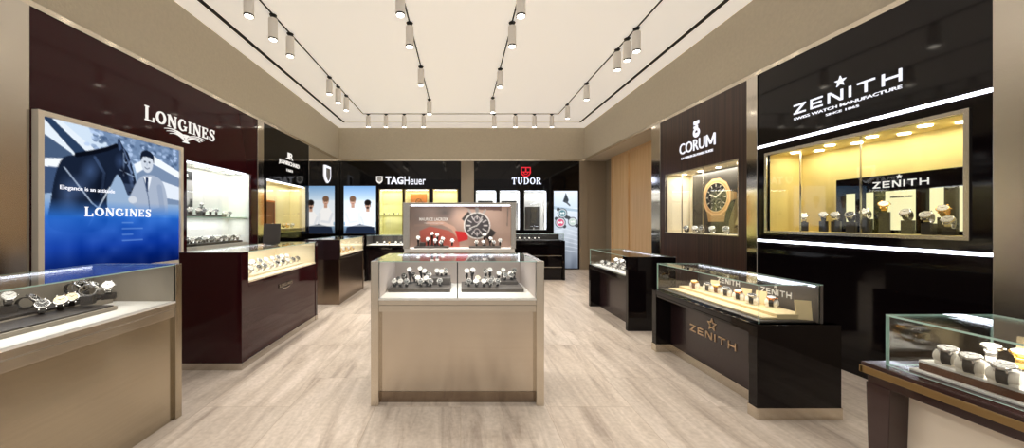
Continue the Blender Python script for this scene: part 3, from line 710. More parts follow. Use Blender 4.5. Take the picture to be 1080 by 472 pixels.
for cx, cy, dc, rx in ((.36, .29, (90, 130, 140), .2), (.28, .41, (210, 90, 120), .22), (.78, .4, (190, 205, 196), .19)):
    P.line([(cx-.17, cy-.05), (cx+.17, cy+.05)], .045, (70, 74, 78)); ry = rx*.315
    P.ell(cx, cy, rx, ry, (70, 74, 80)); P.ell(cx, cy, rx*.85, ry*.85, (205, 212, 216)); P.ell(cx, cy, rx*.66, ry*.66, dc); P.ell(cx-rx*.25, cy, rx*.2, ry*.2, (235, 240, 240)); P.ell(cx+rx*.25, cy, rx*.2, ry*.2, (235, 240, 240)); P.line([(cx, cy), (cx+.06, cy-.02)], .006, (250, 250, 250))
for k in range(6): P.line([(0, .52+.05*k), (.5, .49+.055*k), (1, .54+.05*k)], .01, (225, 230, 238), .5)
P.mesh('picture', 'lb_snow', 2.525, 3.175, .035, 2.135, -.033, B)

# --- dark striped wood display, right wall
R_C = thing('wall_display', 'dark striped wood wall display with cream lit niche, right wall', 'wall display', (XR, 5.72, 0), -PI/2)
LC = 1.73; nC = (.14, 1.59, 1.13, 2.05)
panel(MB(), LC, [nC], 'zebrano').build('panel', parent=R_C); niche(R_C, *nC, .4, 'cream', 11, (1, .96, .86), strip=False)
for i in range(4): MB().cyl((.3+.36*i, .2, 2.049), (.3+.36*i, .2, 2.04), .03, n=20).build('downlight', 'downlight', R_C)
MB().pane((nC[0], .008, nC[2]), (nC[1], .014, nC[3]), 'y').build('glass_pane', parent=R_C)
rim(R_C, *nC, .012, -.004, .003, 'champagne')
for x in (.53, .98): one('glass_joint', (x, .004, nC[2]), (x+.004, .018, nC[3]), 'steel', R_C, 0)
pl = thing('picture_panel', 'dark picture panel of large gold watch inside cream niche', 'picture', tuple(W(R_C, (0, .33, 1.1305))), -PI/2)
one('board', (.30, .0, 0), (1.5, .05, .9), 'dark_brown', pl)
print_mat('pic_watch', 0, .25)
P = Pic(168, 125, (52, 46, 42)); P.grad(0, .6, (84, 78, 70), (40, 36, 34)); P.noise(10, 8, 2)
P.poly([(.72, .45), (1, .3), (1, 1), (.6, 1), (.62, .8)], (120, 106, 76)); P.poly([(.8, .5), (1, .42), (1, .6)], (214, 200, 160)); P.poly([(.75, .7), (1, .66), (.95, .9), (.7, .86)], (190, 172, 122)); P.line([(.7, .9), (1, .78)], .02, (60, 50, 36))
cx, cy, R = .415, .42, .31
dod = lambda k, n=12, r0=15: [(cx+k*math.cos(math.radians(r0+360/n*i))*125/168, cy+k*math.sin(math.radians(r0+360/n*i))) for i in range(n)]
P.poly([(cx-.16, cy+.2), (cx+.16, cy+.2), (cx+.13, .82), (cx-.13, .82)], (186, 146, 98)); P.poly([(cx+.22, .34), (cx+.31, .37), (cx+.31, .47), (cx+.22, .5)], (150, 116, 76))
P.poly(dod(R*1.02), (178, 134, 86)); P.poly(dod(R), (232, 186, 134)); P.poly(dod(R*.9), (206, 156, 104)); P.ell(cx, cy, R*.78*125/168, R*.78, (240, 200, 150)); P.ell(cx, cy, R*.74*125/168, R*.74, (44, 40, 38))
for i in range(12):
    a = math.radians(30*i); P.line([(cx+R*.56*math.cos(a)*125/168, cy+R*.56*math.sin(a)), (cx+R*.68*math.cos(a)*125/168, cy+R*.68*math.sin(a))], .014, (235, 225, 205))
for a, r in ((-60, .36), (180, .36), (60, .36)):
    x, y = cx+R*r*math.cos(math.radians(a))*125/168, cy+R*r*math.sin(math.radians(a)); P.ell(x, y, R*.22*125/168, R*.22, (92, 84, 78)); P.ell(x, y, R*.17*125/168, R*.17, (34, 30, 30)); P.line([(x, y), (x+.02, y-.02)], .008, (230, 220, 200))
P.line([(cx, cy), (cx+.13, cy-.12)], .018, (245, 235, 215)); P.line([(cx, cy), (cx-.1, cy-.05)], .02, (245, 235, 215))
P.mesh('print', 'pic_watch', .31, 1.49, .01, .89, -.002, pl)
s = thing('shop_sign', 'white rounded sans sign with key emblem on striped wood wall', 'sign', (XR, 5.22, 0), -PI/2, 'shop signs on the walls')
m = MB(); x0, x1, zb, zt = .575, .72, 2.3165, 2.4735
for p in ([(x0, zb), (x0, zt)], [(x1, zb), (x1, zt)], [(x0, zt), ((x0+x1)/2, zb+.03)], [((x0+x1)/2, zb+.03), (x1, zt)]): m.ribbon(p, .026, -.008, 0)
text_into(m, 'CORU', 0, .54, 2.315, 2.475, -.008, 0, bold=.012); m.build('lettering', 'letter_white', s); text_into(MB(), 'LA CHAUX-DE-FONDS SUISSE', .04, .69, 2.235, 2.268, -.006, 0, bold=.01).build('tagline', 'letter_white', s)
m = MB(); m.ribbon(arc(.37, 2.565, .05, .05, 60, 480, 20), .035, -.008, 0); m.prism([(.355, 2.6), (.39, 2.6), (.39, 2.73), (.355, 2.73)], -.008, 0)
m.prism([(.315, 2.73), (.425, 2.73), (.425, 2.68), (.315, 2.68)], -.008, 0); m.prism([(.315, 2.66), (.40, 2.66), (.40, 2.63), (.315, 2.63)], -.008, 0); m.prism([(.33, 2.56), (.41, 2.56), (.37, 2.5)], -.008, 0); m.build('emblem', 'letter_white', s)

# --- black display with yellow niche, right wall near
R_Z = thing('wall_display', 'large glossy black wall display with yellow lit niche, right foreground', 'wall display', (XR, 3.84, 0), -PI/2)
LZ = 1.69; nZ = (.11, 1.57, 1.2, 2.02)
panel(MB(), LZ, [nZ], 'black_lacquer').build('panel', parent=R_Z); niche(R_Z, *nZ, .38, 'yellow_wash', 4.8, (1, .93, .76), strip=False)
rim(R_Z, *nZ, .028, -.012, .02, 'steel'); MB().pane((nZ[0], .008, nZ[2]), (nZ[1], .014, nZ[3]), 'y').build('glass_pane', parent=R_Z)
for x in (.46, .97): one('glass_joint', (x, .004, nZ[2]), (x+.004, .018, nZ[3]), 'steel', R_Z, 0)
for zz in (2.13, 1.09): one('light_line', (.0, -.008, zz-.012), (LZ, .004, zz+.012), 'led_line', R_Z, 0)
for i in range(4):
    for y in (.12, .26): MB().cyl((.3+.33*i+(.1 if y > .2 else 0), y, 2.019), (.3+.33*i+(.1 if y > .2 else 0), y, 2.01), .035, n=20).build('downlight', 'downlight', R_Z)
bd = thing('display_stand', 'black shop model with cream panels and white lettering in the yellow niche', 'display stand', tuple(W(R_Z, (.52, .3, 1.2005))), -PI/2)
m = MB(); m.box((0, 0, .36), (.98, .06, .5)); m.box((0, -.02, 0), (.98, .06, .03))
for x in (.0, .16, .3, .58, .74, .9): m.box((x, 0, .03), (x+.06, .06, .36))
m.build('frame', 'black_lacquer', bd, bevel=.002)
for a, b in ((.06, .16), (.22, .3), (.36, .58), (.64, .74), (.8, .9)): one('light_panel', (a+.001, .03, .03), (b-.001, .05, .36), 'cream_panel', bd, 0)
m = zenith_into(MB(), .3, .66, .39, .445, -.006, 0); star_into(m, .48, .475, .02, -.006, 0); m.build('lettering', 'letter_soft', bd); text_into(MB(), 'MANUFACTURE', .4, .54, .3, .315, .024, .029).build('tagline', 'tray_dark', bd)
s = thing('shop_sign', 'white wide sans sign with star on glossy black right wall', 'sign', (XR, 3.43, 0), -PI/2, 'shop signs on the walls')
m = zenith_into(MB(), 0, .84, 2.37, 2.465, -.008, 0); m.build('lettering', 'letter_white', s); text_into(MB(), 'SWISS WATCH MANUFACTURE', 0, .84, 2.312, 2.338, -.006, 0, bold=.02).build('tagline', 'letter_white', s); text_into(MB(), 'SINCE', .3, .43, 2.265, 2.285, -.006, 0, bold=.01).build('tagline', 'letter_white', s); text_into(MB(), '1865', .46, .56, 2.265, 2.285, -.006, 0, bold=.01).build('date_line', 'letter_white', s)
star_into(MB(), .42, 2.535, .05, -.008, 0).build('emblem', 'letter_white', s)
# ------------------------------------------------------------------ showcases
def showcase(label, loc, rz, L, D, H, deck, body, end, inner, back, rail, tl=.05, tr=.05, gl=False, gr=False, recess=.05, plinth=None, ph=.07,
             rail_h=.09, div=False, e=6, col=(1, .95, .88), group=None, inset=0, wrap=False, back_h=None):
    r = thing('showcase', label, 'showcase', loc, rz, group)
    g = .006
    for nm, x0, x1, gg in (('end_panel', 0, tl, gl), ('end_panel', L-tr, L, gr)):
        one(nm, (x0, 0, 0), (x1, D, deck if gg else H), end, r, .003)
    gx0, gx1 = (inset if gl else tl), (L-inset if gr else L-tr)
    yi = inset if (gl or gr) else 0
    yb = D-(inset*3 if (gl or gr) else 0)
    one('front_panel', (tl, recess, 0), (L-tr, recess+.02, deck-rail_h), body, r, 0)
    one('rear_panel', (tl, D-.02, 0), (L-tr, D, deck-.012), body, r, 0)
    m = MB().box((tl, .004, deck-rail_h), (L-tr, recess+.02, deck-.05)).box((tl, 0, deck-.047), (L-tr, .03, deck-.012)); m.build('rail', rail, r, bevel=.002)
    MB().box((tl if not gl else 0.002, .0 if not (gl or gr) else 0, deck-.012), (L-tr if not gr else L-.002, D-.002, deck)).build('deck', inner if not (gl or gr) else end, r)
    if gl or gr: one('deck_lining', (gx0+.02, yi+.02, deck), (gx1-.02, yb-.03, deck+.012), inner, r, 0)
    one('back_panel', (gx0, yb-.02, deck), (gx1, yb, H-g), back, r, 0)
    if not gl: one('end_lining', (tl, .012+yi, deck), (tl+.005, yb-.02, H-g), inner if back == inner else back, r, 0)
    if not gr: one('end_lining', (L-tr-.005, .012+yi, deck), (L-tr, yb-.02, H-g), inner if back == inner else back, r, 0)
    MB().pane((gx0, yi+.003, deck), (gx1, yi+.011, H-g), 'y').build('front_glass', parent=r)
    MB().pane((gx0, yi+.003, H-g), (gx1, yb, H), 'z').build('top_glass', parent=r)
    if gl: MB().pane((gx0, yi+.011, deck), (gx0+.008, yb-.02, H-g), 'x').build('end_glass', parent=r)
    if gr: MB().pane((gx1-.008, yi+.011, deck), (gx1, yb-.02, H-g), 'x').build('end_glass', parent=r)
    if div: one('divider', (L/2-.004, .011, deck), (L/2+.004, .02, H-g), 'dark_brown', r, 0)
    one('light_strip', (gx0+.03, yb-.034, H-g-.014), (gx1-.03, yb-.021, H-g-.002), 'led_white', r, 0)
    area(r, ((gx0+gx1)/2, (yi+yb)/2-.03, H-g-.02), (gx1-gx0)*.8, .2, e, col)
    if plinth:
        m = MB().box((tl, recess-.006, 0), (L-tr, recess, ph))
        if wrap:
            for x0, x1 in ((-.004, tl+.003), (L-tr-.003, L+.004)): m.box((x0, -.004, 0), (x1, D+.003, ph))
        m.build('plinth', plinth, r)
    return r
LG = 'glass showcase counters on the shop floor'
S_M = showcase('central brushed champagne metal showcase with two-pane glass top', (-.635, 2.406, 0), 0, 1.223, .62, 1.02, .758, 'champagne_panel', 'champagne', 'white', 'mauve', 'champagne', .055, .055, recess=.06, plinth='bronze', ph=.075, rail_h=.095, div=True, e=1.25)
S_A = showcase('brushed metal showcase counter in the left foreground', (-1.87, .75, 0), PI/2, 1.54, .55, 1.02, .78, 'champagne_dark', 'champagne_dark', 'white', 'tray_taupe', 'steel', .05, .05, recess=.02, rail_h=.1, e=2.2)
S_B = showcase('dark burgundy lacquer counter with glass front on the left', (-1.92, 2.99, 0), PI/2, 1.58, .55, 1.03, .76, 'burgundy_counter', 'burgundy_counter', 'cream', 'cream', 'burgundy_counter', .1, .06, recess=.006, plinth='steel', ph=.06, rail_h=.05, e=3.2, wrap=True)
S_C = showcase('bronze steel counter behind the burgundy one on the left', (-1.9, 5.35, 0), PI/2, 1.34, .55, 1.015, .765, 'bronze', 'bronze', 'cream', 'cream', 'bronze', .05, .05, recess=.006, rail_h=.1, e=2)
MB().box((-.004, -.002, .70), (0, .552, 1.01)).build('end_cap', 'dark_brown', S_C)
S_D = showcase('black counter with white deck below the yellow niches', (-2.11, 7.45, 0), 0, 1.8, .55, 1.0, .79, 'dark_brown', 'black_lacquer', 'white', 'tray_dark', 'black_lacquer', .05, .05, recess=.12, rail_h=.11, e=4)
S_U = showcase('black counter with drawers beside the snowy light box', (.5, 7.56, 0), 0, 1.81, .5, 1.03, .87, 'black_lacquer', 'black_lacquer', 'tray_dark', 'tray_dark', 'black_lacquer', .05, .05, gl=True, gr=True, recess=.05, rail_h=.08, e=1.5, inset=.02)
for z in (.28, .53): one('drawer_strip', (.06, .03, z), (1.75, .05, z+.015), 'steel', S_U, 0)
S_E = showcase('black lacquer counter in front of striped wood display', (1.983, 5.29, 0), -PI/2, 1.24, .57, .88, .64, 'dark_brown', 'black_lacquer', 'white', 'black_lacquer', 'black_lacquer', .06, .06, gl=True, recess=.15, rail_h=.06, e=4, inset=.01)
S_F = showcase('glossy black counter with gold star lettering, right of centre', (1.95, 3.48, 0), -PI/2, 1.235, .555, .88, .62, 'dark_brown', 'black_lacquer', 'tray_dark', 'tray_grey', 'black_lacquer', .07, .07, gl=True, gr=True, recess=.15, plinth='champagne', ph=.075, rail_h=.07, e=2.2, col=(1, .9, .75), inset=.03, wrap=True)
# gold logo on the counter front, white logos on its rear panel
lg = MB(); zenith_into(lg, .36, .88, .31, .37, .144, .15); lg.ribbon(star_pts(.63, .44, .05), .012, .144, .15, closed=True); lg.build('lettering', 'sign_gold', S_F)
lg = MB()
for x0 in (.3, .76): zenith_into(lg, x0, x0+.25, .74, .785, .44, .445); star_into(lg, x0+.125, .81, .018, .44, .445)
lg.build('rear_lettering', 'sign_white', S_F)
lg = MB(); serif_into(lg, 'LONGINES', .62, .9, .60, .635, -.004, .006, caps={0: 1.14, 7: 1.12}); lg.ribbon([(.68, .585), (.76, .575), (.84, .585)], .008, -.003, .006); lg.build('lettering', 'steel', S_B)
lg = text_into(MB(), 'TAGHeuer', .34, .6, .7, .73, -.001, .004, bold=.02); lg.build('lettering', 'steel', S_D)
# --- second island: open white display top with a picture behind it
S_K = thing('display_island', 'metal display island with tall picture backdrop behind central showcase', 'display island', (-.61, 3.6, 0), 0)
KW = 1.19
MB().box((0, 0, 0), (.07, .6, .975)).box((KW-.07, 0, 0), (KW, .6, .975)).box((.07, .02, 0), (KW-.07, .6, .975)).build('body', 'champagne', S_K, bevel=.003)
one('deck', (.012, .002, .976), (KW-.012, .6, 1.012), 'white', S_K)
MB().box((0, .0, 1.0125), (.07, .05, 1.5)).box((KW-.05, .0, 1.0125), (KW, .05, 1.5)).box((.07, 0, 1.475), (KW-.05, .05, 1.5)).build('frame', 'steel', S_K, bevel=.002)
one('light_strip', (.08, .01, 1.467), (KW-.06, .03, 1.475), 'led_white', S_K, 0); area(S_K, (KW/2, .06, 1.464), 1.0, .05, 2.2)  # light strip and lamp added under the top bar to brighten the backdrop
one('backdrop', (.005, .265, 1.0125), (KW-.005, .3, 1.5), 'tray_taupe', S_K)
print_mat('pic_island', 0, .35)
P = Pic(150, 62, (168, 142, 130))
P.ell(.1, .3, .4, .6, (112, 100, 96), soft=1.2); P.ell(.75, .15, .4, .3, (206, 174, 158), soft=1.2); P.ell(.95, .6, .3, .6, (196, 168, 154), soft=1.2)
P.ell(.36, .2, .12, .2, (96, 86, 84), soft=1); P.ell(.55, .3, .16, .35, (214, 180, 164), soft=1)
P.poly([(.12, .62), (.22, .52), (.4, .62), (.5, .8), (.5, 1), (.14, 1)], (192, 88, 76), .8); P.ell(.3, .82, .2, .26, (196, 96, 84), soft=1)
P.line([(.2, .45), (.34, .44), (.44, .56), (.5, .8)], .09, (206, 166, 148), .9); P.line([(.08, .5), (.2, .48)], .06, (150, 128, 118), .7)
P.poly([(.46, .62), (.58, .66), (.58, .82), (.49, .88)], (204, 40, 44)); P.poly([(.48, .02), (.9, .04), (.9, .16), (.6, .12)], (90, 58, 52), .7)
P.poly([(.52, .35), (.58, .18), (.85, .66), (.78, .84)], (58, 52, 52)); P.line([(.96, .1), (.955, .5)], .02, (120, 112, 110))
cx, cy, R = .667, .5, .31
asp = 150/62
P.ell(cx, cy, R/asp, R, (58, 54, 56)); P.ell(cx, cy, R/asp, R, (225, 222, 220), ring=.9); P.ell(cx, cy, R*.8/asp, R*.8, (70, 66, 70))
for i in range(12):
    a = math.radians(30*i); P.line([(cx+R*.5*math.cos(a)/asp, cy+R*.5*math.sin(a)), (cx+R*.78*math.cos(a)/asp, cy+R*.78*math.sin(a))], .025, (215, 212, 212))
P.ell(cx, cy-.14, .03, .075, (200, 190, 190), ring=.75); P.ell(cx, cy+.14, .03, .075, (200, 190, 190), ring=.75); P.line([(cx, cy), (cx+.05, cy-.14)], .02, (240, 238, 236)); P.line([(cx, cy), (cx-.07, cy+.06)], .02, (240, 238, 236))
P.poly([(cx-.018, cy-.42), (cx+.018, cy-.42), (cx+.014, cy-.3), (cx-.014, cy-.3)], (150, 146, 146)); P.line([(cx-.08, cy-.36), (cx-.06, cy-.29)], .04, (180, 176, 176)); P.line([(cx+.08, cy-.36), (cx+.06, cy-.29)], .04, (180, 176, 176))
P.mesh('picture', 'pic_island', .005, KW-.005, 1.0125, 1.498, .262, S_K)
m = text_into(MB(), 'MAURICE LACROIX', .14, .47, 1.31, 1.345, .258, .261, bold=.01); text_into(m, 'Manufacture Horlogere Suisse', .2, .41, 1.275, 1.29, .258, .261); m.build('lettering', 'sign_white', S_K)
# --- foreground table showcase, right
S_G = thing('showcase', 'dark wood table showcase with gold edge in right foreground', 'showcase', (1.874, 1.6, 0), -PI/2)
GL, GD = .95, .62
one('table_top', (0, 0, .615), (GL, GD, .65), 'mahogany', S_G, .003)
MB().box((0, -.004, .6), (GL, .012, .632)).box((-.004, -.004, .6), (.012, GD, .632)).build('gold_edge', 'gold_trim', S_G, bevel=.002)
one('apron', (.015, .014, .56), (GL, GD-.014, .6), 'mahogany', S_G)
for x in (.01, GL-.1):
    for y in (.012, GD-.1):
        MB().prism([(x, .56), (x+.09, .56), (x+.075, 0), (x+.015, 0)], y, y+.088).build('leg', 'mahogany', S_G, bevel=.003)
one('pedestal', (.09, .1, .02), (GL-.12, GD-.12, .56), 'light_frame', S_G)
gx, gy0, gy1, gz = .05, .055, .54, .88
MB().pane((gx, gy0, .6502), (GL-.05, gy0+.008, gz-.008), 'y').build('front_glass', parent=S_G); MB().pane((gx, gy1-.008, .6502), (GL-.05, gy1, gz-.008), 'y').build('rear_glass', parent=S_G)
MB().pane((gx, gy0+.008, .6502), (gx+.008, gy1-.008, gz-.008), 'x').build('end_glass', parent=S_G); MB().pane((gx, gy0, gz-.008), (GL-.05, gy1, gz), 'z').build('top_glass', parent=S_G)
one('deck_lining', (gx+.05, gy0+.04, .6502), (GL-.06, gy1-.03, .66), 'white', S_G)
area(S_G, (.5, .3, gz-.012), .7, .1, 5)

# ------------------------------------------------------------------ watches and what carries them
PROTO = {}
KIND = {'wb': ('dial_white', 'leather_black', 'watch_steel', 'white dial black strap watch'), 'kb': ('dial_black', 'leather_black', 'watch_steel', 'black dial black strap watch'),
        'ws': ('dial_white', 'watch_steel', 'watch_steel', 'white dial steel bracelet watch'), 'ks': ('dial_black', 'watch_steel', 'watch_steel', 'black dial steel bracelet watch'),
        'cb': ('dial_cream', 'leather_black', 'watch_steel', 'cream dial black strap watch'), 'cg': ('dial_cream', 'leather_brown', 'gold', 'gold watch with brown strap'),
        'gg': ('dial_white', 'gold', 'gold', 'gold bracelet watch'), 'wr': ('dial_white', 'leather_black', 'rose_gold', 'rose gold black strap watch')}
def make_watch(k, phi):
    dial, strap, case, _ = KIND[k]
    r = thing('wristwatch', 'x', 'watch')
    ry, rz, cz, a = .03, .026, .0275, math.radians(phi)
    n = 26; vs = []; fs = []
    for i in range(n):
        t = 2*PI*i/n; c, s_ = -math.cos(t), math.sin(t)
        wd = .0115-.003*abs(math.sin((t-a)/2))
        for q, x in ((1, -wd), (1, wd), (.9, wd), (.9, -wd)): vs.append((x, c*ry*q, cz+s_*rz*q))
    for i in range(n):
        o, p = 4*i, 4*((i+1) % n)
        for j in range(4): fs.append([o+j, o+(j+1) % 4, p+(j+1) % 4, p+j])
    st = MB().raw(vs, fs).build('strap', strap, r)
    ps = Vector((0, -math.cos(a)*ry, cz+math.sin(a)*rz)); nn = Vector((0, -math.cos(a)/ry, math.sin(a)/rz)).normalized()
    mx = Matrix.Translation(ps) @ nn.to_track_quat('Z', 'Y').to_matrix().to_4x4()
    c = MB().lathe([(.016, -.004), (.021, -.001), (.0225, .003), (.0215, .007), (.0185, .0085)], 24, mx=mx)
    for sx in (-1, 1):
        for sy in (-1, 1): c.box((sx*.008, sy*.014, -.004), (sx*.0115, sy*.027, .003), mx=mx)
    cs = c.build('case', case, r, smooth=True)
    d = MB().cyl((0, 0, .008), (0, 0, .0088), .0185, n=24, mat=dial, mx=mx)
    mk = 'dial_black' if dial != 'dial_black' else 'dial_white'
    for i in range(12):
        t = PI*i/6; d.box((-.0006, .0135, .0088), (.0006, .0168, .0093), mk, mx=mx @ Matrix.Rotation(t, 4, 'Z'))
    d.box((-.0008, -.002, .0093), (.0008, .013, .0098), mk, mx=mx @ Matrix.Rotation(-1.05, 4, 'Z')); d.box((-.0009, -.002, .0093), (.0009, .0095, .0098), mk, mx=mx @ Matrix.Rotation(1.05, 4, 'Z'))
    dl = d.build('dial', parent=r)
    cr = MB().cyl((.022, 0, .002), (.026, 0, .002), .003, n=10, mx=mx).build('crown', case, cs)
    keep(cs, cr); keep(r, st, cs, dl)
    return r
DC = {38: Vector((0, -.030, .0485)), 75: Vector((0, -.011, .061))}
def watch(k, phi, loc, rz, label, group, rx=0, sc=1):
    o = watch_(k, phi, loc, rz, label, group, rx)
    o.scale = (sc, sc, sc); return o
def watch_(k, phi, loc, rz, label, group, rx=0):
    key = (k, phi)
    if key not in PROTO:
        o = PROTO[key] = make_watch(k, phi); o.location = loc; o.rotation_euler = (rx, 0, rz); o['label'] = label; o['group'] = group; return o
    return dup(PROTO[key], loc, rz, rx, label, group)
def proto(name, cat, builder):
    def f(loc, rz, label, group, sc=(1, 1, 1)):
        if name not in PROTO:
            o = PROTO[name] = thing(name, label, cat, loc, rz, group); keep(o, *builder(o)); o.scale = sc; return o
        o = dup(PROTO[name], loc, rz, 0, label, group); o.scale = sc; return o
    return f
def _stand(o):
    return [MB().lathe([(.021, 0), (.021, .06), (.016, .08), (.008, .16), (.008, .8), (.012, .9), (.014, 1.0)], 16).build('post', 'black_matte', o, smooth=True)]
stand = proto('watch_stand', 'watch stand', _stand)
def _cush(o):
    m = MB(); n = 14
    prof = [(-.042, .012), (-.036, .02), (-.015, .0235), (.015, .0235), (.036, .02), (.042, .012)]
    vs = [(x, r_*1.0*math.cos(2*PI*k/n), .024+r_*math.sin(2*PI*k/n)) for x, r_ in prof for k in range(n)]
    fs = [[i*n+k, i*n+(k+1) % n, (i+1)*n+(k+1) % n, (i+1)*n+k] for i in range(5) for k in range(n)]+[list(range(n))[::-1], [5*n+k for k in range(n)]]
    return [m.raw(vs, fs).build('cushion', 'pillow', o, smooth=True), MB().box((-.036, -.018, 0), (.036, .018, .012)).build('base', 'pillow', o, bevel=.003)]
pillow = proto('watch_pillow', 'watch pillow', _cush)
def _block(o): return [MB().box((-.03, -.025, 0), (.03, .025, 1)).build('block', 'tray_dark', o, bevel=.002)]
block = proto('display_block', 'display block', _block)
def tray(loc, rz, parts, mat, label, edge=None):
    r = thing('display_tray', label, 'display tray', loc, rz)
    for nm, a, b in parts: one(nm, a, b, edge if edge and nm == 'base' else mat, r, .003)
    return r
BASE_Z = {}
def cluster(items, where, base_z, rz, group, phi=38, post='stand', jitter=.25, sc=1):
    """items: (photo x, photo y, distance, kind); standing height follows from the photo"""
    its = sorted(items, key=lambda t: t[0])
    for i, it in enumerate(its):
        x, y, d, k = it[:4]; a = rz+random.uniform(-jitter, jitter)
        off = Matrix.Rotation(a, 3, 'Z') @ (DC[phi]*sc)
        p = Vector(px(x, y, d))-off
        h = p.z-base_z
        lab = '%s, %s from left %s' % (KIND[k][3], ORD[i], where)
        if h > .012:
            watch(k, phi, (p.x, p.y, base_z+h), a, lab, group, sc=sc)
            (stand if post == 'stand' else block)((p.x, p.y, base_z+.0003), a, 'dark %s under the %s watch from left %s' % ('post' if post == 'stand' else 'block', ORD[i], where), 'watch stands', (1, 1, max(.004, h+.003)))
        else: watch(k, phi, (p.x, p.y, base_z), a, lab, group, sc=sc)
# central showcase
dz = .758
tray((-.56, 2.62, dz+.0003), 0, [('base', (0, 0, 0), (.48, .3, .03)), ('step', (.31, .14, .03), (.475, .29, .085))], 'tray_grey', 'dark stepped tray in the left half of central showcase')
tray((.005, 2.62, dz+.0003), 0, [('base', (0, 0, 0), (.48, .3, .03)), ('step', (.3, .16, .03), (.46, .29, .055))], 'tray_grey', 'dark stepped tray in the right half of central showcase')
tz = dz+.0305
GM = 'watches in the central showcase'
cluster([(415.5, 299, 2.66, 'wb'), (422, 299, 2.66, 'wb'), (428.5, 299.5, 2.66, 'kb'), (440.5, 292.5, 2.72, 'wb'), (449, 293, 2.68, 'wb'), (431.5, 283.5, 2.8, 'wb'), (443, 282.5, 2.82, 'wb'), (447.5, 285, 2.8, 'wb'), (420, 293, 2.78, 'kb'), (425.5, 290, 2.82, 'kb'), (436, 289, 2.84, 'kb'), (452.3, 289, 2.76, 'kb'), (443.5, 300.5, 2.66, 'kb'), (454, 301, 2.66, 'kb'), (463.5, 300.5, 2.68, 'kb')], 'on left tray of central showcase', tz, 0, GM)
cluster([(465.6, 289.3, 2.82, 'wb'), (470.5, 289, 2.86, 'kb'), (460.7, 288, 2.86, 'ws')], 'on raised step of central left tray', dz+.0855, 0, GM)
cluster([(492.5, 285, 2.76, 'wb'), (499, 284, 2.8, 'wb'), (504, 292.5, 2.74, 'cb'), (502, 299.5, 2.66, 'wb'), (510.2, 299.5, 2.66, 'wb'), (494.5, 299, 2.67, 'kb'), (517.5, 300, 2.66, 'kb'), (525, 299.7, 2.67, 'kb'), (512, 285, 2.82, 'ks'), (516.7, 283.7, 2.85, 'wb'), (511.5, 293, 2.78, 'kb'), (519, 293, 2.78, 'kb')], 'on right tray of central showcase', tz, 0, GM)
cluster([(526.3, 287.5, 2.82, 'wb'), (530.7, 284, 2.88, 'wb'), (538.5, 287.5, 2.84, 'wb'), (542.5, 284.5, 2.88, 'kb'), (533, 290.5, 2.81, 'kb'), (539.5, 294, 2.82, 'kb')], 'on raised step of central right tray', dz+.0555, 0, GM)
# second island
iz = 1.0125
tray((-.5, 3.67, iz), 0, [('base', (0, 0, 0), (.37, .15, .02)), ('block', (.05, .05, .02), (.11, .11, .06))], 'tray_grey', 'dark tray on island, left half below the picture')
tray((.09, 3.67, iz), 0, [('base', (0, 0, 0), (.34, .15, .02))], 'tray_grey', 'dark tray on island, right half below the chronometer picture')
GK = 'watches on the display island'
cluster([(441, 250, 3.72, 'wb'), (451, 251.5, 3.72, 'ws'), (455.4, 246, 3.78, 'wb'), (461, 247, 3.76, 'ws'), (467, 251, 3.72, 'wb'), (477, 253, 3.71, 'wb'), (459, 253, 3.7, 'ws'), (465, 255, 3.69, 'ks')], 'on left tray of island', iz+.0205, 0, GK)
cluster([(502.4, 255, 3.71, 'kb'), (510, 254, 3.73, 'ws'), (517.6, 251, 3.72, 'wb'), (527.4, 253, 3.72, 'kb'), (511, 247, 3.78, 'wb'), (521, 256, 3.69, 'ks')], 'on right tray of island', iz+.0205, 0, GK)
# left foreground counter
az = .7805
tray((-2.03, 1.2, az), PI/2, [('base', (0, 0, 0), (.82, .2, .022)), ('top_board', (.0, .012, .022), (.81, .2, .03))], 'tray_dark', 'long low dark tray at front of left foreground counter', 'tray_taupe')
tray((-2.24, 1.2, az), PI/2, [('base', (0, 0.0, 0), (1.0, .14, .035)), ('top_board', (0, 0, .035), (1.0, .15, .05))], 'tray_dark', 'long raised dark tray at rear of left foreground counter', 'tray_taupe')
GA = 'watches in the left foreground counter'
cluster([(44.5, 331.5, 1.78, 'ks'), (63.5, 328, 1.86, 'cb'), (76, 324.3, 1.94, 'cb')], 'in front row of left foreground counter', az+.0305, .9, GA, jitter=.1, sc=1.3)
cluster([(9.5, 311, 1.74, 'ws'), (114, 300, 2.05, 'ws')], 'in rear row of left foreground counter', az+.0505, .9, GA, post='block', jitter=.3, sc=1.25)
cluster([(38, 312, 1.84, 'kb'), (85, 299, 2.03, 'kb'), (95, 297, 2.06, 'ks'), (103, 300, 1.97, 'ks')], 'among ring shaped ones, left foreground counter', az+.0505, 2.0, GA, post='block', jitter=.2, sc=1.25)
# burgundy counter
bz = .7605
tray((-2.03, 3.3, bz), PI/2, [('base', (0, 0, 0), (1.12, .3, .02)), ('step', (0, .15, .02), (1.12, .3, .05))], 'cream', 'long cream stepped tray inside the burgundy counter')
GB = 'steel watches in the burgundy counter'
for i in range(9): watch('ks' if i % 3 else 'ws', 38, (-2.1, 3.38+i*.12, bz+.0203), PI/2-.5+random.uniform(-.3, .3), 'steel bracelet watch in burgundy counter, %s from the near end, front row' % ORD[i], GB, sc=1.3)
for i in range(9): watch('ws' if i % 3 else 'ks', 38, (-2.25, 3.42+i*.12, bz+.0503), PI/2-.5+random.uniform(-.3, .3), 'steel bracelet watch in burgundy counter, %s from the near end, back row' % ORD[i], GB, sc=1.3)
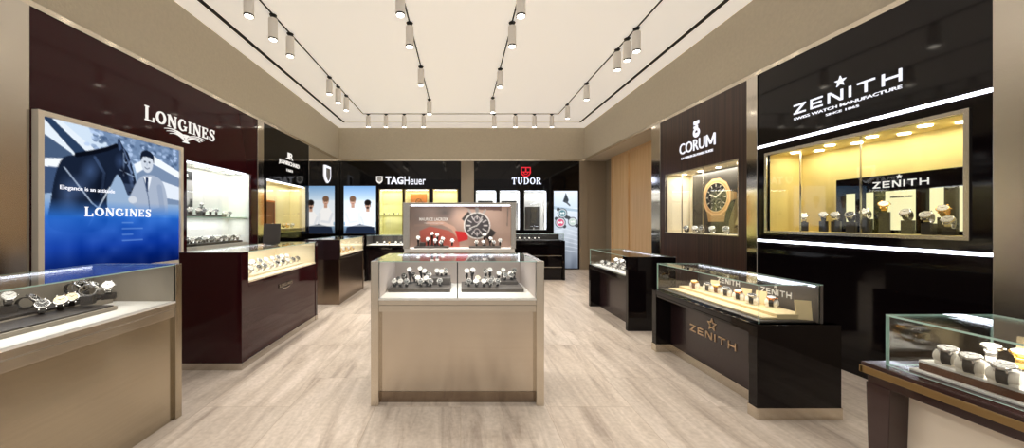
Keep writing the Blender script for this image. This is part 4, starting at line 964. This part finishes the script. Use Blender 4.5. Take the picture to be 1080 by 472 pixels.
# burgundy wall display
GN = 'watches in the white wall niche'
pt = thing('display_board', 'grey picture board with dark header on upper shelf of white niche', 'display board', tuple(W(R_L, (1.53, .28, 1.3645))), PI/2)
one('board', (0, 0, 0), (.42, .02, .6), 'tray_dark', pt)
print_mat('pic_board', 0, .4)
P = Pic(40, 58, (190, 190, 192)); P.grad(0, .2, (40, 40, 44), (44, 44, 48)); P.poly([(.3, .25), (.42, .2), (.6, .3), (.68, .7), (.28, .7)], (110, 110, 116)); P.ell(.45, .3, .1, .07, (70, 70, 76)); P.poly([(.0, .7), (1, .6), (1, 1), (0, 1)], (70, 70, 74)); P.ell(.75, .66, .12, .1, (205, 205, 208)); P.noise(14, 8, 3, P.V > .2)
P.mesh('print', 'pic_board', .005, .415, .005, .595, -.001, pt)
serif_into(MB(), 'LONGINES', .08, .34, .525, .56, -.003, -.001).build('lettering', 'sign_white', pt)
t = tray(tuple(W(R_L, (1.56, .08, 1.3645))), PI/2, [('base', (0, 0, 0), (.75, .12, .025))], 'tray_grey', 'grey tray on upper shelf of white wall niche')
for i in range(8): watch('ks' if i % 2 else 'ws', 38, tuple(W(R_L, (1.62+i*.115 if i < 6 else 1.66+i*.115, .14, 1.39 if i < 6 else 1.3645))), PI/2-.7+random.uniform(-.3, .3), 'steel watch on upper shelf of white niche, %s from left' % ORD[i], GN, sc=1.4)
t = tray(tuple(W(R_L, (1.56, .07, .9855))), PI/2, [('base', (0, 0, 0), (1.1, .16, .03))], 'tray_dark', 'dark tray on the bottom of white wall niche')
for i in range(10): watch('ws' if i % 2 else 'ks', 38, tuple(W(R_L, (1.6+i*.112, .115, 1.0158))), PI/2-.7+random.uniform(-.3, .3), 'steel watch at bottom of white niche, %s from left in front row' % ORD[i], GN, sc=1.35)
for i in range(9): watch('ks' if i % 2 else 'ws', 38, tuple(W(R_L, (1.65+i*.112, .2, 1.0158))), PI/2-.7+random.uniform(-.3, .3), 'steel watch at bottom of white niche, %s from left in rear row' % ORD[i], GN, sc=1.35)
cs = block(tuple(W(R_L, (2.02, .22, 1.365))), PI/2, 'dark block carrying the highest watch in white niche', 'watch stands', (1, 1, .13))
watch('ws', 38, tuple(W(R_L, (2.02, .22, 1.4955))), PI/2-.6, 'steel watch standing highest on dark block in white niche', GN)
# yellow niche behind
for i, (x, k) in enumerate(((.55, 'gg'), (.95, 'cg'), (1.1, 'gg'), (1.28, 'ws'))): watch(k, 38, tuple(W(R_J, (x, .16, 1.1755))), PI/2-.7, '%s from left in narrow yellow niche, %s' % (ORD[i], KIND[k][3]), 'watches in the narrow yellow niche', sc=1.5)
# bronze counter
for i in range(8): watch('ws' if i % 2 else 'gg', 38, (-2.02-.14*(i % 2), 5.55+i*.13, .7655), PI/2-.6, '%s in bronze counter, %s from the near end' % (KIND['ws' if i % 2 else 'gg'][3], ORD[i]), 'watches in the bronze counter', sc=1.3)
# back counters and back niches
for i in range(8): watch(('ws', 'wb', 'cg')[i % 3], 38, (-1.85+i*.13, 7.6+.1*(i % 2), .7905), 0, '%s on black counter below yellow niches, %s from left' % (KIND[('ws', 'wb', 'cg')[i % 3]][3], ORD[i]), 'watches in the back left counter')
for i in range(8): watch('ws' if i % 2 else 'wb', 38, (1.0+i*.11, 7.68+.08*(i % 2), .8825), 0, '%s on black drawer counter, %s from left' % (KIND['ws' if i % 2 else 'wb'][3], ORD[i]), 'watches in the back right counter')
for zz, nm in ((.8705, 'bottom'), (1.4855, 'shelf')):
    for i in range(4): watch('ws' if i % 2 else 'kb', 38, (-2.12+i*.13, YB+.16, zz), 0, '%s at %s of first back yellow niche, %s from left' % (KIND['ws' if i % 2 else 'kb'][3], nm, ORD[i]), 'watches in the back yellow niches')
for k, x0 in enumerate((.41, 1.06)):
    tray((x0+.07, YB+.1, 1.8205), 0, [('base', (0, 0, 0), (.4, .15, .05))], 'black_matte', 'black tray on shelf of %s white back niche' % ('leftmost' if k == 0 else 'middle'))
watch('ks', 38, (2.02, YB+.18, 1.0805), 0, 'black dial steel bracelet watch in rightmost white back niche', 'watches in the back white niche')
# counter in front of the striped wood display
ez = .6525
GE = 'watches in the black lacquer counter'
for i in range(8): watch('ws' if i % 2 else 'ks', 38, (2.1, 4.25+i*.11, ez), -PI/2+.5+random.uniform(-.4, .4), 'steel watch in black lacquer counter, %s from near end, front row' % ORD[i], GE, sc=1.3)
tray((2.16, 5.0, ez), -PI/2, [('base', (0, 0, 0), (.8, .2, .05))], 'tray_grey', 'grey raised tray inside the black lacquer counter')
for i in range(6): watch('ws' if i % 2 else 'ks', 38, (2.22, 4.3+i*.11, ez+.0503), -PI/2+.5+random.uniform(-.4, .4), 'steel watch in black lacquer counter, %s from near end, back row' % ORD[i], GE, sc=1.3)
# cream niche
for i, (x, k) in enumerate(((.42, 'kb'), (.62, 'ws'), (.76, 'ks'), (.97, 'ws'), (1.22, 'ks'))): watch(k, 38, tuple(W(R_C, (x, .16, 1.1305))), -PI/2+.6, '%s at bottom of cream niche, %s from left' % (KIND[k][3], ORD[i]), 'watches in the cream niche', sc=1.7)
# gold star counter: cream pads, pillows and cards
fz = .6325
tray((2.06, 3.38, fz), -PI/2, [('base', (0, 0, 0), (1.05, .1, .015)), ('pad', (.0, .1, 0), (1.05, .3, .035))], 'pillow_cream', 'long cream two-level pad inside gold star counter')
GF = 'watches in the gold star counter'
def on_pillow(x, y, d, k, i, where, group, rz, z, sc=1):
    p = px(x, y, d); lab = '%s on pillow, %s from left %s' % (KIND[k][3], ORD[i], where)
    pillow((p[0], p[1], z), rz, 'pale pillow under the %s watch from left %s' % (ORD[i], where), 'watch pillows', (sc*.7, sc, sc))
    watch(k, 75, (p[0], p[1], z-.002*sc), rz, lab, group, sc=sc)
for i, (x, y, d, k) in enumerate(((732.5, 303, 3.22, 'cg'), (746.7, 306, 3.1, 'kb'), (756, 309, 3.02, 'cg'), (766, 311, 2.9, 'kb'), (779, 313, 2.76, 'wr'), (793, 317.5, 2.62, 'kb'), (814, 319.5, 2.53, 'wr'))):
    on_pillow(x, y, d, k, i, 'in gold star counter', GF, -PI/2+.7, fz+.0355, 1.3)
def card(loc, rz, w, h, label, tilt=-.18):
    o = tag(MB().box((-w/2, 0, 0), (w/2, .006, h)).box((-w/2+.004, -.0008, .004), (w/2-.004, 0, h-.004)).build('display_card', 'pillow_cream', bevel=.001), label, 'display card')
    o.location = loc; o['category'] = 'display card'; o.rotation_euler = (tilt, 0, rz); return o
card((2.3, 3.1, fz+.036), -PI/2+.5, .07, .1, 'cream card farthest away in gold star counter'); card((2.32, 2.78, fz+.036), -PI/2+.5, .07, .09, 'cream card, second farthest in gold star counter')
card((2.3, 2.62, fz+.036), -PI/2+.5, .07, .1, 'cream card beside the corner of gold star counter'); card((2.33, 2.315, fz+.0015), -.45, .085, .13, 'largest cream card, near end of gold star counter')
# yellow niche of the black display
GZ = 'watches in the right yellow niche'
cluster([(847.7, 227, 3.55*F/361.7, 'ws'), (868, 225.5, 3.55*F/382, 'wb'), (880, 225.5, 3.55*F/394, 'ws'), (896, 225.5, 3.48*F/410, 'kb'), (911, 222.5, 3.57*F/425, 'ws'), (932, 214.5, 3.55*F/446, 'gg'), (954, 223, 3.52*F/468, 'wb'), (976, 225.5, 3.44*F/490, 'ws'), (994, 219, 3.55*F/508, 'gg'), (999, 230.5, 3.47*F/513, 'ws')], 'in right yellow niche', 1.2005, -PI/2+.5, GZ, post='block', sc=1.5)
# foreground table showcase
gzz = .6603
tray((1.99, 1.49, gzz), -PI/2, [('edge', (.005, .0, 0), (.82, .36, .03))], 'leather_brown', 'white topped watch tray in right foreground table showcase')
MB().box((.005, .0, .0302), (.82, .36, .042)).build('pad', 'white', bpy.context.scene.objects.get([o.name for o in COL.objects if o.name.startswith('display_tray')][-1]), bevel=.003)
GG = 'watches in the right foreground showcase'
for i, (x, y, d, k) in enumerate(((1001, 378, 1.42, 'wb'), (1025, 386, 1.34, 'wb'), (1060, 396, 1.25, 'wb'))):
    on_pillow(x, y, d, k, i, 'in front row of foreground showcase', GG, -PI/2+.35, gzz+.0423, 1.3)
for i, (x, y, d, k) in enumerate(((1046, 370, 1.44, 'ws'), (1078, 373, 1.37, 'gg'),)):
    p = px(x, y, d); watch(k, 75, (p[0], p[1], gzz+.0423), -PI/2+.5, '%s, %s from left in back row of foreground showcase' % (KIND[k][3], ORD[i]), GG, sc=1.3)
card((2.375, 1.4, gzz), -PI/2, .13, .15, 'large pale panel at rear of right foreground showcase', -.08)
# tablet on the burgundy counter
tb = thing('tablet', 'black tablet on stand on top of the burgundy counter', 'tablet', (-2.2, 3.97, 1.0302), .25)
MB().box((-.06, -.05, 0), (.06, .05, .012)).build('foot', 'black_matte', tb, bevel=.003)
m = MB(); mx = Matrix.Rotation(-.2, 4, 'X'); m.box((-.095, -.008, .012), (.085, .008, .25), mx=mx); m.build('screen', 'tray_dark', tb, bevel=.003)
MB().cyl((0, .01, .01), (0, .035, .12), .01, n=10).build('post', 'black_matte', tb)

# ------------------------------------------------------------------ world, camera, view
w = bpy.data.worlds.new('world'); SC.world = w; w.use_nodes = True
w.node_tree.nodes['Background'].inputs[0].default_value = (1, .96, .91, 1); w.node_tree.nodes['Background'].inputs[1].default_value = .45
cam = bpy.data.cameras.new('camera'); co = bpy.data.objects.new('camera', cam); COL.objects.link(co)
co.location = (0, 0, EYE); co.rotation_euler = (PI/2, 0, 0); cam.sensor_width = 36; cam.sensor_fit = 'HORIZONTAL'; cam.lens = F/1080*36
cam.shift_x = 54/1080; cam.shift_y = -2.5/1080; cam.clip_start = .03; cam.clip_end = 60
SC.camera = co
v = SC.view_settings; SC.display_settings.display_device = 'sRGB'; v.view_transform = 'Standard'; v.look = 'None'; v.gamma = 1; v.use_curve_mapping = False; v.exposure = 0.12
SC.cycles.use_denoising = True; SC.cycles.max_bounces = 10; SC.cycles.diffuse_bounces = 5; SC.cycles.glossy_bounces = 5; SC.cycles.transparent_max_bounces = 24
SC.cycles.sample_clamp_indirect = 8; SC.cycles.caustics_reflective = False; SC.cycles.caustics_refractive = False
